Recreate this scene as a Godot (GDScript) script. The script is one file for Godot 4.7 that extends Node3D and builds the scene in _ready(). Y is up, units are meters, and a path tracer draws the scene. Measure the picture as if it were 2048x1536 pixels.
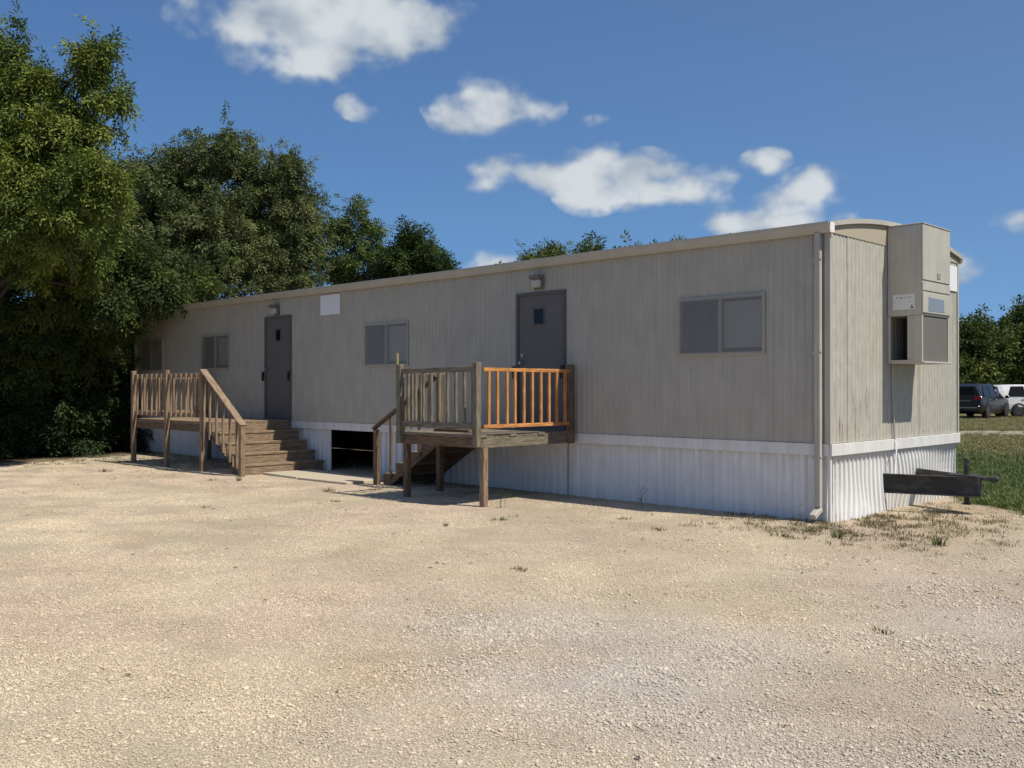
extends Node3D
# A site office trailer on a gravel lot. x runs along the long front of the trailer (near end corner at 0, 0, 0), y up, z towards the lot.

const LEN := 18.75
const WID := 4.06
const WALL_LO := 0.93
const WALL_HI := 3.47

var rng := RandomNumberGenerator.new()
var used := {}
var M := {}
var fine := FastNoiseLite.new()
var broad := FastNoiseLite.new()

# ---------------------------------------------------------------- mesh helper
class MB:
	var v := PackedVector3Array()
	var n := PackedVector3Array()
	var uv := PackedVector2Array()
	var c := PackedColorArray()
	var col := Color(1, 1, 1)
	var off := Vector2.ZERO
	func put(p: Vector3, nn: Vector3, t: Vector2) -> void:
		v.append(p); n.append(nn); uv.append(t); c.append(col)
	# corners counter-clockwise seen from outside
	func tri(a: Vector3, b: Vector3, d: Vector3, ta := Vector2.ZERO, tb := Vector2.ZERO, td := Vector2.ZERO) -> void:
		var nn := (b - a).cross(d - a).normalized()
		put(a, nn, ta); put(d, nn, td); put(b, nn, tb)
	func quad(a: Vector3, b: Vector3, d: Vector3, e: Vector3, ta := Vector2.ZERO, tb := Vector2.ZERO, td := Vector2.ZERO, te := Vector2.ZERO) -> void:
		tri(a, b, d, ta, tb, td); tri(a, d, e, ta, td, te)
	func smooth_quad(a: Vector3, b: Vector3, d: Vector3, e: Vector3, na: Vector3, nb: Vector3, nd: Vector3, ne: Vector3) -> void:
		put(a, na, Vector2.ZERO); put(d, nd, Vector2.ZERO); put(b, nb, Vector2.ZERO)
		put(a, na, Vector2.ZERO); put(e, ne, Vector2.ZERO); put(d, nd, Vector2.ZERO)
	func poly_out(pts: Array, out: Vector3, axis: int) -> void:
		var nn: Vector3 = (pts[1] - pts[0]).cross(pts[2] - pts[0])
		if nn.dot(out) < 0: pts.reverse()
		for i in range(1, pts.size() - 1):
			tri(pts[0], pts[i], pts[i + 1], grain(pts[0], axis), grain(pts[i], axis), grain(pts[i + 1], axis))
	func grain(p: Vector3, axis: int) -> Vector2:
		if axis == 0: return Vector2(p.x, p.y + p.z) + off
		if axis == 1: return Vector2(p.y, p.x + p.z) + off
		return Vector2(p.z, p.x + p.y) + off
	# box with chamfered edges; texture u runs along its longest side
	func box(at: Vector3, size: Vector3, ch := 0.0, b := Basis.IDENTITY) -> void:
		var h := size * 0.5
		var axis := 0
		if size.y >= size.x and size.y >= size.z: axis = 1
		elif size.z >= size.x: axis = 2
		var keep := v.size()
		var face := func(sx: int, sy: int, sz: int, which: int) -> Vector3:
			return Vector3(sx * (h.x - (0.0 if which == 0 else ch)), sy * (h.y - (0.0 if which == 1 else ch)), sz * (h.z - (0.0 if which == 2 else ch)))
		for s in [-1, 1]:
			poly_out([face.call(s, -1, -1, 0), face.call(s, 1, -1, 0), face.call(s, 1, 1, 0), face.call(s, -1, 1, 0)], Vector3(s, 0, 0), axis)
			poly_out([face.call(-1, s, -1, 1), face.call(1, s, -1, 1), face.call(1, s, 1, 1), face.call(-1, s, 1, 1)], Vector3(0, s, 0), axis)
			poly_out([face.call(-1, -1, s, 2), face.call(1, -1, s, 2), face.call(1, 1, s, 2), face.call(-1, 1, s, 2)], Vector3(0, 0, s), axis)
		if ch > 0.0:
			for s in [-1, 1]:
				for t in [-1, 1]:
					poly_out([face.call(-1, s, t, 1), face.call(1, s, t, 1), face.call(1, s, t, 2), face.call(-1, s, t, 2)], Vector3(0, s, t), axis)
					poly_out([face.call(s, -1, t, 0), face.call(s, 1, t, 0), face.call(s, 1, t, 2), face.call(s, -1, t, 2)], Vector3(s, 0, t), axis)
					poly_out([face.call(s, t, -1, 0), face.call(s, t, 1, 0), face.call(s, t, 1, 1), face.call(s, t, -1, 1)], Vector3(s, t, 0), axis)
					for w in [-1, 1]:
						poly_out([face.call(s, t, w, 0), face.call(s, t, w, 1), face.call(s, t, w, 2)], Vector3(s, t, w), axis)
		for i in range(keep, v.size()):
			v[i] = at + b * v[i]
			n[i] = b * n[i]
	# round bar through points
	func tube(pts: Array, rads: Array, sides := 6, cap := true) -> void:
		var rings := []
		for i in pts.size():
			var d: Vector3 = (pts[min(i + 1, pts.size() - 1)] - pts[max(i - 1, 0)]).normalized()
			var s := d.cross(Vector3.UP if absf(d.y) < 0.9 else Vector3.RIGHT).normalized()
			var t := d.cross(s).normalized()
			var ring := []
			for k in sides:
				var a := TAU * k / sides
				ring.append(s * cos(a) + t * sin(a))
			rings.append(ring)
		for i in pts.size() - 1:
			for k in sides:
				var j: int = (k + 1) % sides
				var a: Vector3 = rings[i][k]; var b: Vector3 = rings[i][j]; var d: Vector3 = rings[i + 1][j]; var e: Vector3 = rings[i + 1][k]
				smooth_quad(pts[i] + a * rads[i], pts[i] + b * rads[i], pts[i + 1] + d * rads[i + 1], pts[i + 1] + e * rads[i + 1], a, b, d, e)
		if cap:
			for i in [0, pts.size() - 1]:
				for k in sides:
					var j: int = (k + 1) % sides
					if i > 0: tri(pts[i], pts[i] + rings[i][k] * rads[i], pts[i] + rings[i][j] * rads[i])
					else: tri(pts[i], pts[i] + rings[i][j] * rads[i], pts[i] + rings[i][k] * rads[i])
	# section (x, y pairs, counter-clockwise seen from +w) swept from a to b; right and up give its plane
	func sweep(sec: Array, a: Vector3, b: Vector3, right: Vector3, up: Vector3, caps := true) -> void:
		var keep := v.size()
		var mid := Vector3.ZERO
		for s in sec: mid += right * s.x + up * s.y
		mid /= sec.size()
		var along := (b - a).length()
		var run := 0.0
		for i in sec.size():
			var p: Vector2 = sec[i]; var q: Vector2 = sec[(i + 1) % sec.size()]
			var p3 := right * p.x + up * p.y; var q3 := right * q.x + up * q.y
			var w := (q - p).length()
			quad(a + p3, a + q3, b + q3, b + p3, Vector2(0, run) + off, Vector2(0, run + w) + off, Vector2(along, run + w) + off, Vector2(along, run) + off)
			run += w
		if caps:
			var flat := PackedVector2Array(sec)
			var idx := Geometry2D.triangulate_polygon(flat)
			for e in [a, b]:
				for i in range(0, idx.size(), 3):
					var p0: Vector2 = sec[idx[i]]; var p1: Vector2 = sec[idx[i + 1]]; var p2: Vector2 = sec[idx[i + 2]]
					var o: Vector3 = e - (a + b) * 0.5
					poly_out([e + right * p0.x + up * p0.y, e + right * p1.x + up * p1.y, e + right * p2.x + up * p2.y], o, 0)
	func mesh() -> ArrayMesh:
		var arr := []
		arr.resize(Mesh.ARRAY_MAX)
		arr[Mesh.ARRAY_VERTEX] = v; arr[Mesh.ARRAY_NORMAL] = n; arr[Mesh.ARRAY_TEX_UV] = uv; arr[Mesh.ARRAY_COLOR] = c
		var m := ArrayMesh.new()
		m.add_surface_from_arrays(Mesh.PRIMITIVE_TRIANGLES, arr)
		return m

func V(x: float, y: float, z: float) -> Vector3:
	return Vector3(x, y, z)

# ---------------------------------------------------------------- node helpers
func numbered(called: String, parent: Node) -> String:
	var key := str(parent.get_instance_id()) + called
	var k: int = used.get(key, 0)
	used[key] = k + 1
	return called if k == 0 else "%s_%03d" % [called, k]

func obj(called: String, mesh: Mesh, mat: Material, parent: Node = self, at := Vector3.ZERO, b := Basis.IDENTITY) -> MeshInstance3D:
	var o := MeshInstance3D.new()
	o.name = numbered(called, parent)
	o.mesh = mesh
	o.material_override = mat
	o.transform = Transform3D(b, at)
	parent.add_child(o)
	return o

func thing(called: String, label: String, category: String, at := Vector3.ZERO, turn := 0.0, group := "") -> Node3D:
	var o := Node3D.new()
	o.name = numbered(called, self)
	add_child(o)
	o.position = at
	o.rotation.y = turn
	tag(o, label, category, group)
	return o

func tag(o: Node, label: String, category: String, group := "", kind := "") -> void:
	if label: o.set_meta("label", label)
	if category: o.set_meta("category", category)
	if group: o.set_meta("group", group)
	if kind: o.set_meta("kind", kind)

func bx(size: Vector3, ch := 0.0, off := Vector2.ZERO) -> ArrayMesh:
	var m := MB.new()
	m.off = off
	m.box(Vector3.ZERO, size, ch)
	return m.mesh()

# a box part between two corners
func slab(called: String, lo: Vector3, hi: Vector3, mat: Material, parent: Node, ch := 0.0) -> MeshInstance3D:
	return obj(called, bx(hi - lo, ch, Vector2(rng.randf() * 7, rng.randf() * 7)), mat, parent, (lo + hi) * 0.5)

# a bar of rectangular section from a to b
func bar(called: String, a: Vector3, b: Vector3, w: float, h: float, mat: Material, parent: Node, ch := 0.004) -> MeshInstance3D:
	var d := (b - a).normalized()
	var side := d.cross(Vector3.UP).normalized() if absf(d.y) < 0.98 else Vector3(0, 0, 1)
	var up := side.cross(d).normalized()
	return obj(called, bx(V((b - a).length(), h, w), ch, Vector2(rng.randf() * 7, rng.randf() * 7)), mat, parent, (a + b) * 0.5, Basis(d, up, side))

func lin(r: float, g: float, b: float) -> Color:
	return Color(r, g, b).linear_to_srgb()

func mat(color: Color, rough := 0.8, metal := 0.0) -> StandardMaterial3D:
	var m := StandardMaterial3D.new()
	m.albedo_color = color
	m.roughness = rough
	m.metallic = metal
	m.metallic_specular = 0.5
	return m

func tex(im: Image) -> ImageTexture:
	im.generate_mipmaps()
	return ImageTexture.create_from_image(im)

func noise(type: int, freq: float, octaves: int, seed_: int) -> FastNoiseLite:
	var f := FastNoiseLite.new()
	f.noise_type = type
	f.frequency = freq
	f.fractal_octaves = octaves
	f.seed = seed_
	return f

# ---------------------------------------------------------------- sky
func make_sky() -> Sky:
	# clear air: deep blue overhead, paler low down and paler round the side of the sun
	var w := 512; var h := 256
	var im := Image.create(w, h, false, Image.FORMAT_RGBF)
	var sun := V(1.0, 1.6, -0.27).normalized()
	for j in h:
		var el := PI * (0.5 - (j + 0.5) / h)
		for i in w:
			var az := TAU * (i + 0.5) / w
			var d := V(sin(az) * cos(el), sin(el), -cos(az) * cos(el))
			var t := pow(clampf(1.0 - maxf(sin(el), 0.0), 0.0, 1.0), 3.2)
			var c := V(0.022, 0.085, 0.295).lerp(V(0.190, 0.430, 0.770), t)
			var g := clampf(d.dot(sun) * 0.5 + 0.5, 0.0, 1.0)
			c = c.lerp(V(0.29, 0.37, 0.50), 0.60 * pow(g, 2.2))
			if el < 0: c = V(0.20, 0.20, 0.19)
			im.set_pixel(i, j, Color(c.x, c.y, c.z))
	var W := 4096; var H := 2048
	# thin scatter of further clouds all round, coarse
	var cn := noise(FastNoiseLite.TYPE_SIMPLEX_SMOOTH, 1.0, 5, 11)
	for j in h / 2:
		var el := PI * (0.5 - (j + 0.5) / h)
		if el < 0.1 or el > 1.35: continue
		for i in w:
			var az := TAU * (i + 0.5) / w
			var ax := wrapf(az + 0.78, -PI, PI)
			if absf(ax) < 0.62 and el < 0.46: continue
			var q := V(sin(az) * cos(el), sin(el), -cos(az) * cos(el)) / (sin(el) + 0.12)
			var a := smoothstep(0.24, 0.48, cn.get_noise_3d(q.x * 1.6, q.y, q.z * 1.6))
			a *= smoothstep(0.52, 0.75, maxf(absf(ax), el * 1.5))
			if a > 0.0:
				var c := im.get_pixel(i, j)
				im.set_pixel(i, j, c.lerp(Color(0.60, 0.63, 0.67), a * 0.85))
	im.resize(W, H, Image.INTERPOLATE_CUBIC)
	# the cumulus over the lot: azimuth, height, half width, half height (radians), body
	var blobs := [[-0.9774,0.3501,0.1152,0.0383,1.00],[-0.9166,0.3715,0.0767,0.0310,1.00],[-1.0171,0.3562,0.0591,0.0228,0.80],[-0.9724,0.3254,0.0301,0.0179,0.70],[-0.8107,0.2851,0.0494,0.0219,1.00],[-0.7717,0.2838,0.0365,0.0146,0.90],[-0.8237,0.2787,0.0364,0.0208,0.90],[-0.8185,0.3121,0.0208,0.0073,0.35],[-0.9345,0.2820,0.0229,0.0113,0.55],[-0.6938,0.2684,0.0145,0.0062,0.30],[-0.8055,0.2068,0.0260,0.0073,0.75],[-0.7873,0.2253,0.0365,0.0115,0.35],[-0.7613,0.2178,0.0312,0.0104,0.55],[-0.7352,0.2166,0.0312,0.0146,0.85],[-0.6938,0.2269,0.0284,0.0208,1.00],[-0.6989,0.1998,0.0310,0.0182,1.00],[-0.6526,0.2161,0.0461,0.0217,1.00],[-0.6118,0.2060,0.0557,0.0175,1.00],[-0.6577,0.1955,0.0616,0.0114,0.90],[-0.5567,0.2126,0.0198,0.0061,0.30],[-0.5223,0.2243,0.0205,0.0111,0.80],[-0.4695,0.2020,0.0331,0.0139,0.90],[-0.4933,0.1876,0.0383,0.0140,0.70],[-0.5370,0.1825,0.0343,0.0121,0.50],[-0.5078,0.1641,0.0580,0.0140,0.90],[-0.5518,0.1659,0.0346,0.0101,0.50],[-0.8003,0.1295,0.0286,0.0115,0.75],[-0.2974,0.1466,0.0184,0.0129,0.50],[-0.3455,0.1176,0.0171,0.0165,0.65],[-0.3349,0.0718,0.0161,0.0094,0.50]]
	var body := PackedFloat32Array()
	body.resize(W * H / 4)   # only the quarter that holds them
	var i0 := int(W * 0.75)
	for b in blobs:
		var u0: float = (TAU + b[0]) / TAU * W; var v0: float = (0.5 - b[1] / PI) * H
		var ru: float = b[2] / TAU * W * 1.35; var rv: float = b[3] / PI * H * 1.35
		for j in range(maxi(0, int(v0 - rv)), int(v0 + rv) + 1):
			for i in range(int(u0 - ru), int(u0 + ru) + 1):
				var dx := (i - u0) / ru; var dy := (j - v0) / rv
				var r := 1.0 - sqrt(dx * dx + dy * dy)
				if r > 0.0 and i >= i0 and i < W and j < H / 2:
					var k := (i - i0) + j * (W / 4)
					if k < body.size(): body[k] = minf(body[k] + r * 1.25 * b[4], 1.15)
	var n1 := noise(FastNoiseLite.TYPE_SIMPLEX_SMOOTH, 0.017, 5, 5)
	var n2 := noise(FastNoiseLite.TYPE_SIMPLEX_SMOOTH, 0.010, 3, 8)
	for j in range(0, H / 2):
		for i in W / 4:
			var d := body[i + j * (W / 4)] if i + j * (W / 4) < body.size() else 0.0
			if d <= 0.0: continue
			var q := d + 0.95 * n1.get_noise_2d(i, j * 1.5) + 0.42 * n2.get_noise_2d(i * 0.8 + 700, j * 1.2)
			q += 0.55 * absf(n1.get_noise_2d(i * 1.7 + 500, j * 2.3)) - 0.06
			var a := smoothstep(0.08, 1.12, q) * 0.97
			if a <= 0.0: continue
			var shade := clampf(0.25 + 0.45 * q + 0.8 * n2.get_noise_2d(i + 300, j * 1.7) + 0.45 * n1.get_noise_2d(i * 1.6 + 90, j * 2.2), 0.0, 1.0)
			var cc := Color(0.30, 0.37, 0.47).lerp(Color(0.66, 0.70, 0.73), shade)
			im.set_pixel(i0 + i, j, im.get_pixel(i0 + i, j).lerp(cc, a))
	var sm := PanoramaSkyMaterial.new()
	sm.panorama = ImageTexture.create_from_image(im)
	var s := Sky.new()
	s.sky_material = sm
	return s

# ---------------------------------------------------------------- materials
func make_materials() -> void:
	var n1 := noise(FastNoiseLite.TYPE_SIMPLEX, 1.0, 3, 3)
	var n2 := noise(FastNoiseLite.TYPE_SIMPLEX, 1.0, 4, 9)
	# wood grain, u along the board: one metre and a half by half a metre
	var gim := Image.create(1024, 512, false, Image.FORMAT_RGB8)
	for j in 512:
		for i in 1024:
			var warp := n2.get_noise_2d(i * 0.0022, j * 0.010) * 30.0
			var g := n1.get_noise_2d(i * 0.0018, (j + warp) * 0.10)
			var g2 := n2.get_noise_2d(i * 0.006, j * 0.42)
			var blotch := n1.get_noise_2d(i * 0.0045 + 50, j * 0.022)
			var k := clampf(0.83 + 0.11 * g + 0.09 * g2 + 0.15 * blotch, 0.35, 1.0)
			gim.set_pixel(i, j, Color(k, k * (0.985 + 0.02 * blotch), k * (0.97 + 0.04 * blotch)))
	var grain := tex(gim)
	var gn := gim.duplicate() as Image
	gn.clear_mipmaps()
	gn.bump_map_to_normal_map(1.6)
	var gnt := tex(gn)
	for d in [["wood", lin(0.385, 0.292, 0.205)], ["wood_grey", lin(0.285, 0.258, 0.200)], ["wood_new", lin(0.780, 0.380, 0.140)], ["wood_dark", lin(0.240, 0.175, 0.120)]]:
		var m := mat(d[1], 0.85)
		m.albedo_texture = grain
		m.normal_enabled = true
		m.normal_texture = gnt
		m.normal_scale = 0.6
		m.uv1_scale = V(0.66, 2.0, 1)
		m.metallic_specular = 0.3
		M[d[0]] = m
	# painted sheet metal with old vertical runs of dirt
	var sim := Image.create(512, 512, false, Image.FORMAT_RGB8)
	for j in 512:
		for i in 512:
			var a := n1.get_noise_2d(i * 0.16, j * 0.006)
			var b := n2.get_noise_2d(i * 0.02, j * 0.012)
			var c := n2.get_noise_2d(i * 0.22 + 40, j * 0.09)
			var k := clampf(0.95 + 0.030 * a + 0.035 * b + 0.014 * c, 0.6, 1.0)
			sim.set_pixel(i, j, Color(k, k * 0.995, k * (0.985 + 0.02 * a)))
	var streak := tex(sim)
	for d in [["siding", lin(0.485, 0.462, 0.402), 0.6], ["trim", lin(0.515, 0.495, 0.440), 0.5], ["skirt", lin(0.800, 0.810, 0.820), 0.42], ["roof", lin(0.55, 0.53, 0.48), 0.6], ["cabinet", lin(0.540, 0.520, 0.460), 0.5]]:
		var m := mat(d[1], d[2])
		m.albedo_texture = streak
		m.uv1_triplanar = true
		m.uv1_world_triplanar = true
		m.uv1_scale = V(0.23, 0.23, 0.23)
		M[d[0]] = m
	M.gable = mat(lin(0.42, 0.37, 0.29), 0.8)
	M.door = mat(lin(0.135, 0.128, 0.124), 0.65)
	M.door_frame = mat(lin(0.110, 0.105, 0.102), 0.65)
	M.metal = mat(lin(0.45, 0.44, 0.42), 0.35, 0.8)
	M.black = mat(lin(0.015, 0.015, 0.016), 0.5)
	M.win_frame = mat(lin(0.40, 0.38, 0.33), 0.5)
	M.screen = mat(lin(0.46, 0.44, 0.39), 0.6)
	M.blind = mat(lin(0.50, 0.49, 0.47), 0.8)
	M.white = mat(lin(0.82, 0.83, 0.84), 0.5)
	M.inside = mat(lin(0.20, 0.17, 0.14), 0.9)
	M.lamp_glass = mat(lin(0.5, 0.48, 0.42), 0.25)
	M.bronze = mat(lin(0.17, 0.16, 0.14), 0.5)
	M.tape = mat(lin(0.30, 0.33, 0.38), 0.35, 0.3)
	M.grille = mat(lin(0.27, 0.265, 0.245), 0.6)
	M.dark_in = mat(lin(0.05, 0.048, 0.045), 0.9)
	M.label = mat(lin(0.72, 0.73, 0.72), 0.6)
	M.ink = mat(lin(0.10, 0.10, 0.11), 0.8)
	M.pipe = mat(lin(0.45, 0.43, 0.40), 0.5)
	M.yellow = mat(lin(0.42, 0.36, 0.13), 0.7)
	M.concrete = mat(lin(0.46, 0.40, 0.30), 0.95)
	M.block = mat(lin(0.30, 0.29, 0.27), 0.95)
	M.bark = mat(lin(0.050, 0.042, 0.034), 0.95)
	M.tyre = mat(lin(0.018, 0.018, 0.018), 0.85)
	M.rim = mat(lin(0.07, 0.07, 0.072), 0.45, 0.3)
	M.glass_dark = mat(lin(0.012, 0.012, 0.013), 0.10)
	M.glass_dark.metallic_specular = 0.35
	M.red_lens = mat(lin(0.30, 0.012, 0.015), 0.15)
	M.car_black = mat(lin(0.006, 0.0065, 0.008), 0.35)
	M.car_white = mat(lin(0.74, 0.74, 0.73), 0.3)
	for k in ["car_black", "car_white"]:
		M[k].clearcoat_enabled = true
		M[k].clearcoat = 0.4
		M[k].clearcoat_roughness = 0.08
	M.chrome = mat(lin(0.6, 0.6, 0.6), 0.12, 1.0)
	var gl := mat(Color(0.25, 0.27, 0.28, 0.10), 0.03)
	gl.transparency = BaseMaterial3D.TRANSPARENCY_ALPHA
	M.glass = gl
	# steel of the drawbar: black paint worn in patches
	var pim := Image.create(256, 256, false, Image.FORMAT_RGB8)
	for j in 256:
		for i in 256:
			var a := smoothstep(-0.05, 0.28, n2.get_noise_2d(i * 0.012, j * 0.02))
			var k := lerpf(0.19, 0.285, a)
			pim.set_pixel(i, j, Color(k, k * 0.985, k * 0.975))
	M.steel = mat(Color(1, 1, 1), 0.65)
	M.steel.albedo_texture = tex(pim)
	M.steel.uv1_triplanar = true
	M.steel.uv1_scale = V(0.9, 0.9, 0.9)
	# sheet of the near end wall: rust and mildew runs where the photograph has them, screw heads in a row
	var ew := 812; var eh := 508
	var eim := Image.create(ew, eh, false, Image.FORMAT_RGB8)
	var runs := []
	rng.seed = 77
	for k in 26: runs.append([rng.randf_range(0.10, 1.05), rng.randf_range(1.15, 1.75), rng.randf_range(0.15, 0.55), rng.randf_range(0.004, 0.012), rng.randf_range(0.18, 0.55), 1])
	for k in 60: runs.append([rng.randf_range(0.05, 4.0), rng.randf_range(1.2, 3.4), rng.randf_range(0.3, 1.2), rng.randf_range(0.004, 0.02), rng.randf_range(0.03, 0.13), 0])
	for k in 14: runs.append([rng.randf_range(0.25, 0.75), rng.randf_range(1.9, 2.9), rng.randf_range(0.3, 0.9), rng.randf_range(0.006, 0.014), rng.randf_range(0.08, 0.22), 0])
	for j in eh:
		for i in ew:
			var a := n1.get_noise_2d(i * 0.10, j * 0.008); var b := n2.get_noise_2d(i * 0.02, j * 0.02)
			var k := clampf(0.95 + 0.04 * a + 0.04 * b, 0.0, 1.0)
			eim.set_pixel(i, j, Color(k, k * 0.997, k * 0.985))
	for r in runs:
		var x0 := int((r[0] - r[3] * 2) * 200); var x1 := int((r[0] + r[3] * 2) * 200) + 1
		var top := int((WALL_HI - r[1]) * 200); var bot := int((WALL_HI - r[1] + r[2]) * 200)
		for j in range(maxi(0, top), mini(eh, bot)):
			var t := float(j - top) / maxf(1.0, bot - top)
			for i in range(maxi(0, x0), mini(ew, x1)):
				var dx: float = (i / 200.0 - r[0]) / r[3]
				var s: float = r[4] * exp(-dx * dx) * minf(1.0, t * 6.0) * (1.0 - t) * (0.55 + 0.9 * (0.5 + n2.get_noise_2d(i * 0.5, j * 0.06)))
				var c := eim.get_pixel(i, j)
				var stain := Color(0.42, 0.28, 0.16) if r[5] == 1 else Color(0.40, 0.39, 0.36)
				eim.set_pixel(i, j, c.lerp(stain, clampf(s, 0.0, 0.9)))
	for y in [1.42, 1.00]:
		for k in 22:
			if rng.randf() < 0.35: continue
			var i := int((k * 0.19 + 0.1 + rng.randf() * 0.02) * 200); var j := int((WALL_HI - y + rng.randf_range(-0.01, 0.01)) * 200)
			if i < ew - 2: eim.fill_rect(Rect2i(i, j, 2, 2), Color(0.10, 0.09, 0.08))
	M.end_siding = mat(lin(0.515, 0.498, 0.442), 0.55)  # same paint as siding, lightened: part of the sunlight is in the colour
	M.end_siding.albedo_texture = tex(eim)
	# gravel lot: vertex colour times a fine grain
	var fn := noise(FastNoiseLite.TYPE_CELLULAR, 0.055, 2, 21)
	fn.cellular_return_type = FastNoiseLite.RETURN_DISTANCE
	var gi := fn.get_seamless_image(1024, 1024)
	gi.convert(Image.FORMAT_RGB8)
	var gi2 := Image.create(1024, 1024, false, Image.FORMAT_RGB8)
	var fn2 := noise(FastNoiseLite.TYPE_VALUE, 0.11, 3, 4)
	var gv := fn2.get_seamless_image(1024, 1024)
	for j in 1024:
		for i in 1024:
			var k := clampf(0.62 + 0.34 * (1.0 - gi.get_pixel(i, j).r) + 0.34 * (gv.get_pixel(i, j).r - 0.5), 0.3, 1.0)
			gi2.set_pixel(i, j, Color(k, k, k))
	var gnorm := gi2.duplicate() as Image
	gnorm.bump_map_to_normal_map(5.0)
	M.ground = mat(Color(1, 1, 1), 0.95)
	M.ground.vertex_color_use_as_albedo = true
	M.ground.albedo_texture = tex(gi2)
	M.ground.normal_enabled = true
	M.ground.normal_texture = tex(gnorm)
	M.ground.normal_scale = 0.8
	M.ground.uv1_triplanar = true
	M.ground.uv1_world_triplanar = true
	M.ground.uv1_scale = V(1.3, 1.3, 1.3)
	M.ground.metallic_specular = 0.2
	M.stone = mat(Color(1, 1, 1), 0.9)
	M.stone.vertex_color_use_as_albedo = true
	M.stone.metallic_specular = 0.25
	M.leaf = mat(Color(1, 1, 1), 0.75)
	M.leaf.metallic_specular = 0.3
	M.leaf.vertex_color_use_as_albedo = true
	M.leaf.backlight_enabled = true
	M.leaf.backlight = Color(0.45, 0.5, 0.25)
	M.leaf.cull_mode = BaseMaterial3D.CULL_DISABLED
	M.grass = mat(Color(1, 1, 1), 0.7)
	M.grass.vertex_color_use_as_albedo = true
	M.grass.backlight_enabled = true
	M.grass.backlight = Color(0.35, 0.35, 0.2)
	M.grass.cull_mode = BaseMaterial3D.CULL_DISABLED

# ---------------------------------------------------------------- ground
func on_grass(x: float, z: float) -> float:
	var e := -3.55 + (x - 0.45) * 0.95 + 0.45 * fine.get_noise_2d(x * 12, z * 12)
	if x < 0.1: e = minf(e, -4.4)
	return smoothstep(-0.25, 0.35, e - z)

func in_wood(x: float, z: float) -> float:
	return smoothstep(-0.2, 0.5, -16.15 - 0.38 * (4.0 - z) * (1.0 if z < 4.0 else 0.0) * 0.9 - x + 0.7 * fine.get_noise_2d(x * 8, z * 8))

func ground_colour(x: float, z: float) -> Color:
	# tan crushed limestone; greyer washed stone along the wheel track that passes in front
	var b := broad.get_noise_2d(x, z)
	var f := fine.get_noise_2d(x * 3, z * 3)
	var tan_c := V(0.640, 0.540, 0.400)
	var pink := V(0.640, 0.520, 0.400)
	var grey := V(0.560, 0.510, 0.440)
	var brown := V(0.540, 0.425, 0.295)
	var track := exp(-pow((z - 6.35 - 0.05 * (x - 2.0)) / (0.75 + 0.22 * maxf(x, 0.0)), 2.0)) * smoothstep(-1.2, 1.6, x + 0.8 * b)
	var right := smoothstep(0.5, 4.5, x + 1.2 * b) * 0.75
	var c := tan_c.lerp(pink, smoothstep(-0.2, 0.5, broad.get_noise_2d(x + 40, z - 12)))
	c = c.lerp(grey, clampf(maxf(track, right) * (0.85 + 0.9 * f), 0.0, 1.0))
	c = c.lerp(brown, 0.55 * smoothstep(0.22, 0.55, broad.get_noise_2d(x * 1.9 + 9, z * 3.2 + 70)))
	c *= 1.0 + 0.10 * f
	# field behind: green grass, further out dry, a gravel track across it
	var g := on_grass(x, z)
	if g > 0.0:
		var fc := V(0.120, 0.130, 0.050).lerp(V(0.29, 0.245, 0.135), smoothstep(-10.0, -19.0, z + 3.0 * b))
		fc = fc.lerp(V(0.52, 0.46, 0.37), smoothstep(3.2, 1.9, absf(z + 24.5 + 0.2 * (x + 6.0) + 1.2 * b)))
		c = c.lerp(fc, g)
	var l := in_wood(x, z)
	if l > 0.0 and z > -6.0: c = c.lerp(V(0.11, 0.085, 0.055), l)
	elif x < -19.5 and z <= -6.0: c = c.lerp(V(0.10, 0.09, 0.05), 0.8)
	if z > 16.0 or x > 16.0: c = c.lerp(V(0.13, 0.13, 0.06), smoothstep(16.0, 19.0, maxf(z, x)))  # unseen ground past the lot, made dark to lower the bounced light
	return Color(c.x, c.y, c.z)

func ground_height(x: float, z: float) -> float:
	return 0.006 * broad.get_noise_2d(x * 2.2, z * 2.2) - 0.004

func spread(lo: float, hi: float, step: float, far: float) -> PackedFloat32Array:
	var a := PackedFloat32Array()
	var t := lo; var s := step
	var left := []
	while t > -far:
		s *= 1.35; t -= s; left.append(t)
	left.reverse()
	for q in left: a.append(q)
	t = lo
	while t < hi:
		a.append(t); t += step
	s = step
	a.append(t)
	while t < far:
		s *= 1.35; t += s; a.append(t)
	return a

func make_ground() -> void:
	var xs := spread(-20.0, 9.0, 0.22, 700.0); var zs := spread(-10.0, 12.0, 0.22, 700.0)
	var arr := []
	arr.resize(Mesh.ARRAY_MAX)
	var v := PackedVector3Array(); var n := PackedVector3Array(); var c := PackedColorArray(); var idx := PackedInt32Array()
	for z in zs:
		for x in xs:
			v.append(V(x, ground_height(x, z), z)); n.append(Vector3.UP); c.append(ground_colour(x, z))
	var nx := xs.size()
	for j in zs.size() - 1:
		for i in nx - 1:
			var a := j * nx + i
			idx.append_array([a, a + 1, a + nx, a + 1, a + nx + 1, a + nx])
	arr[Mesh.ARRAY_VERTEX] = v; arr[Mesh.ARRAY_NORMAL] = n; arr[Mesh.ARRAY_COLOR] = c; arr[Mesh.ARRAY_INDEX] = idx
	var m := ArrayMesh.new()
	m.add_surface_from_arrays(Mesh.PRIMITIVE_TRIANGLES, arr)
	var g := obj("ground", m, M.ground)
	tag(g, "tan gravel lot with worn wheel tracks and grassy edges", "ground", "", "structure")

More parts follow.
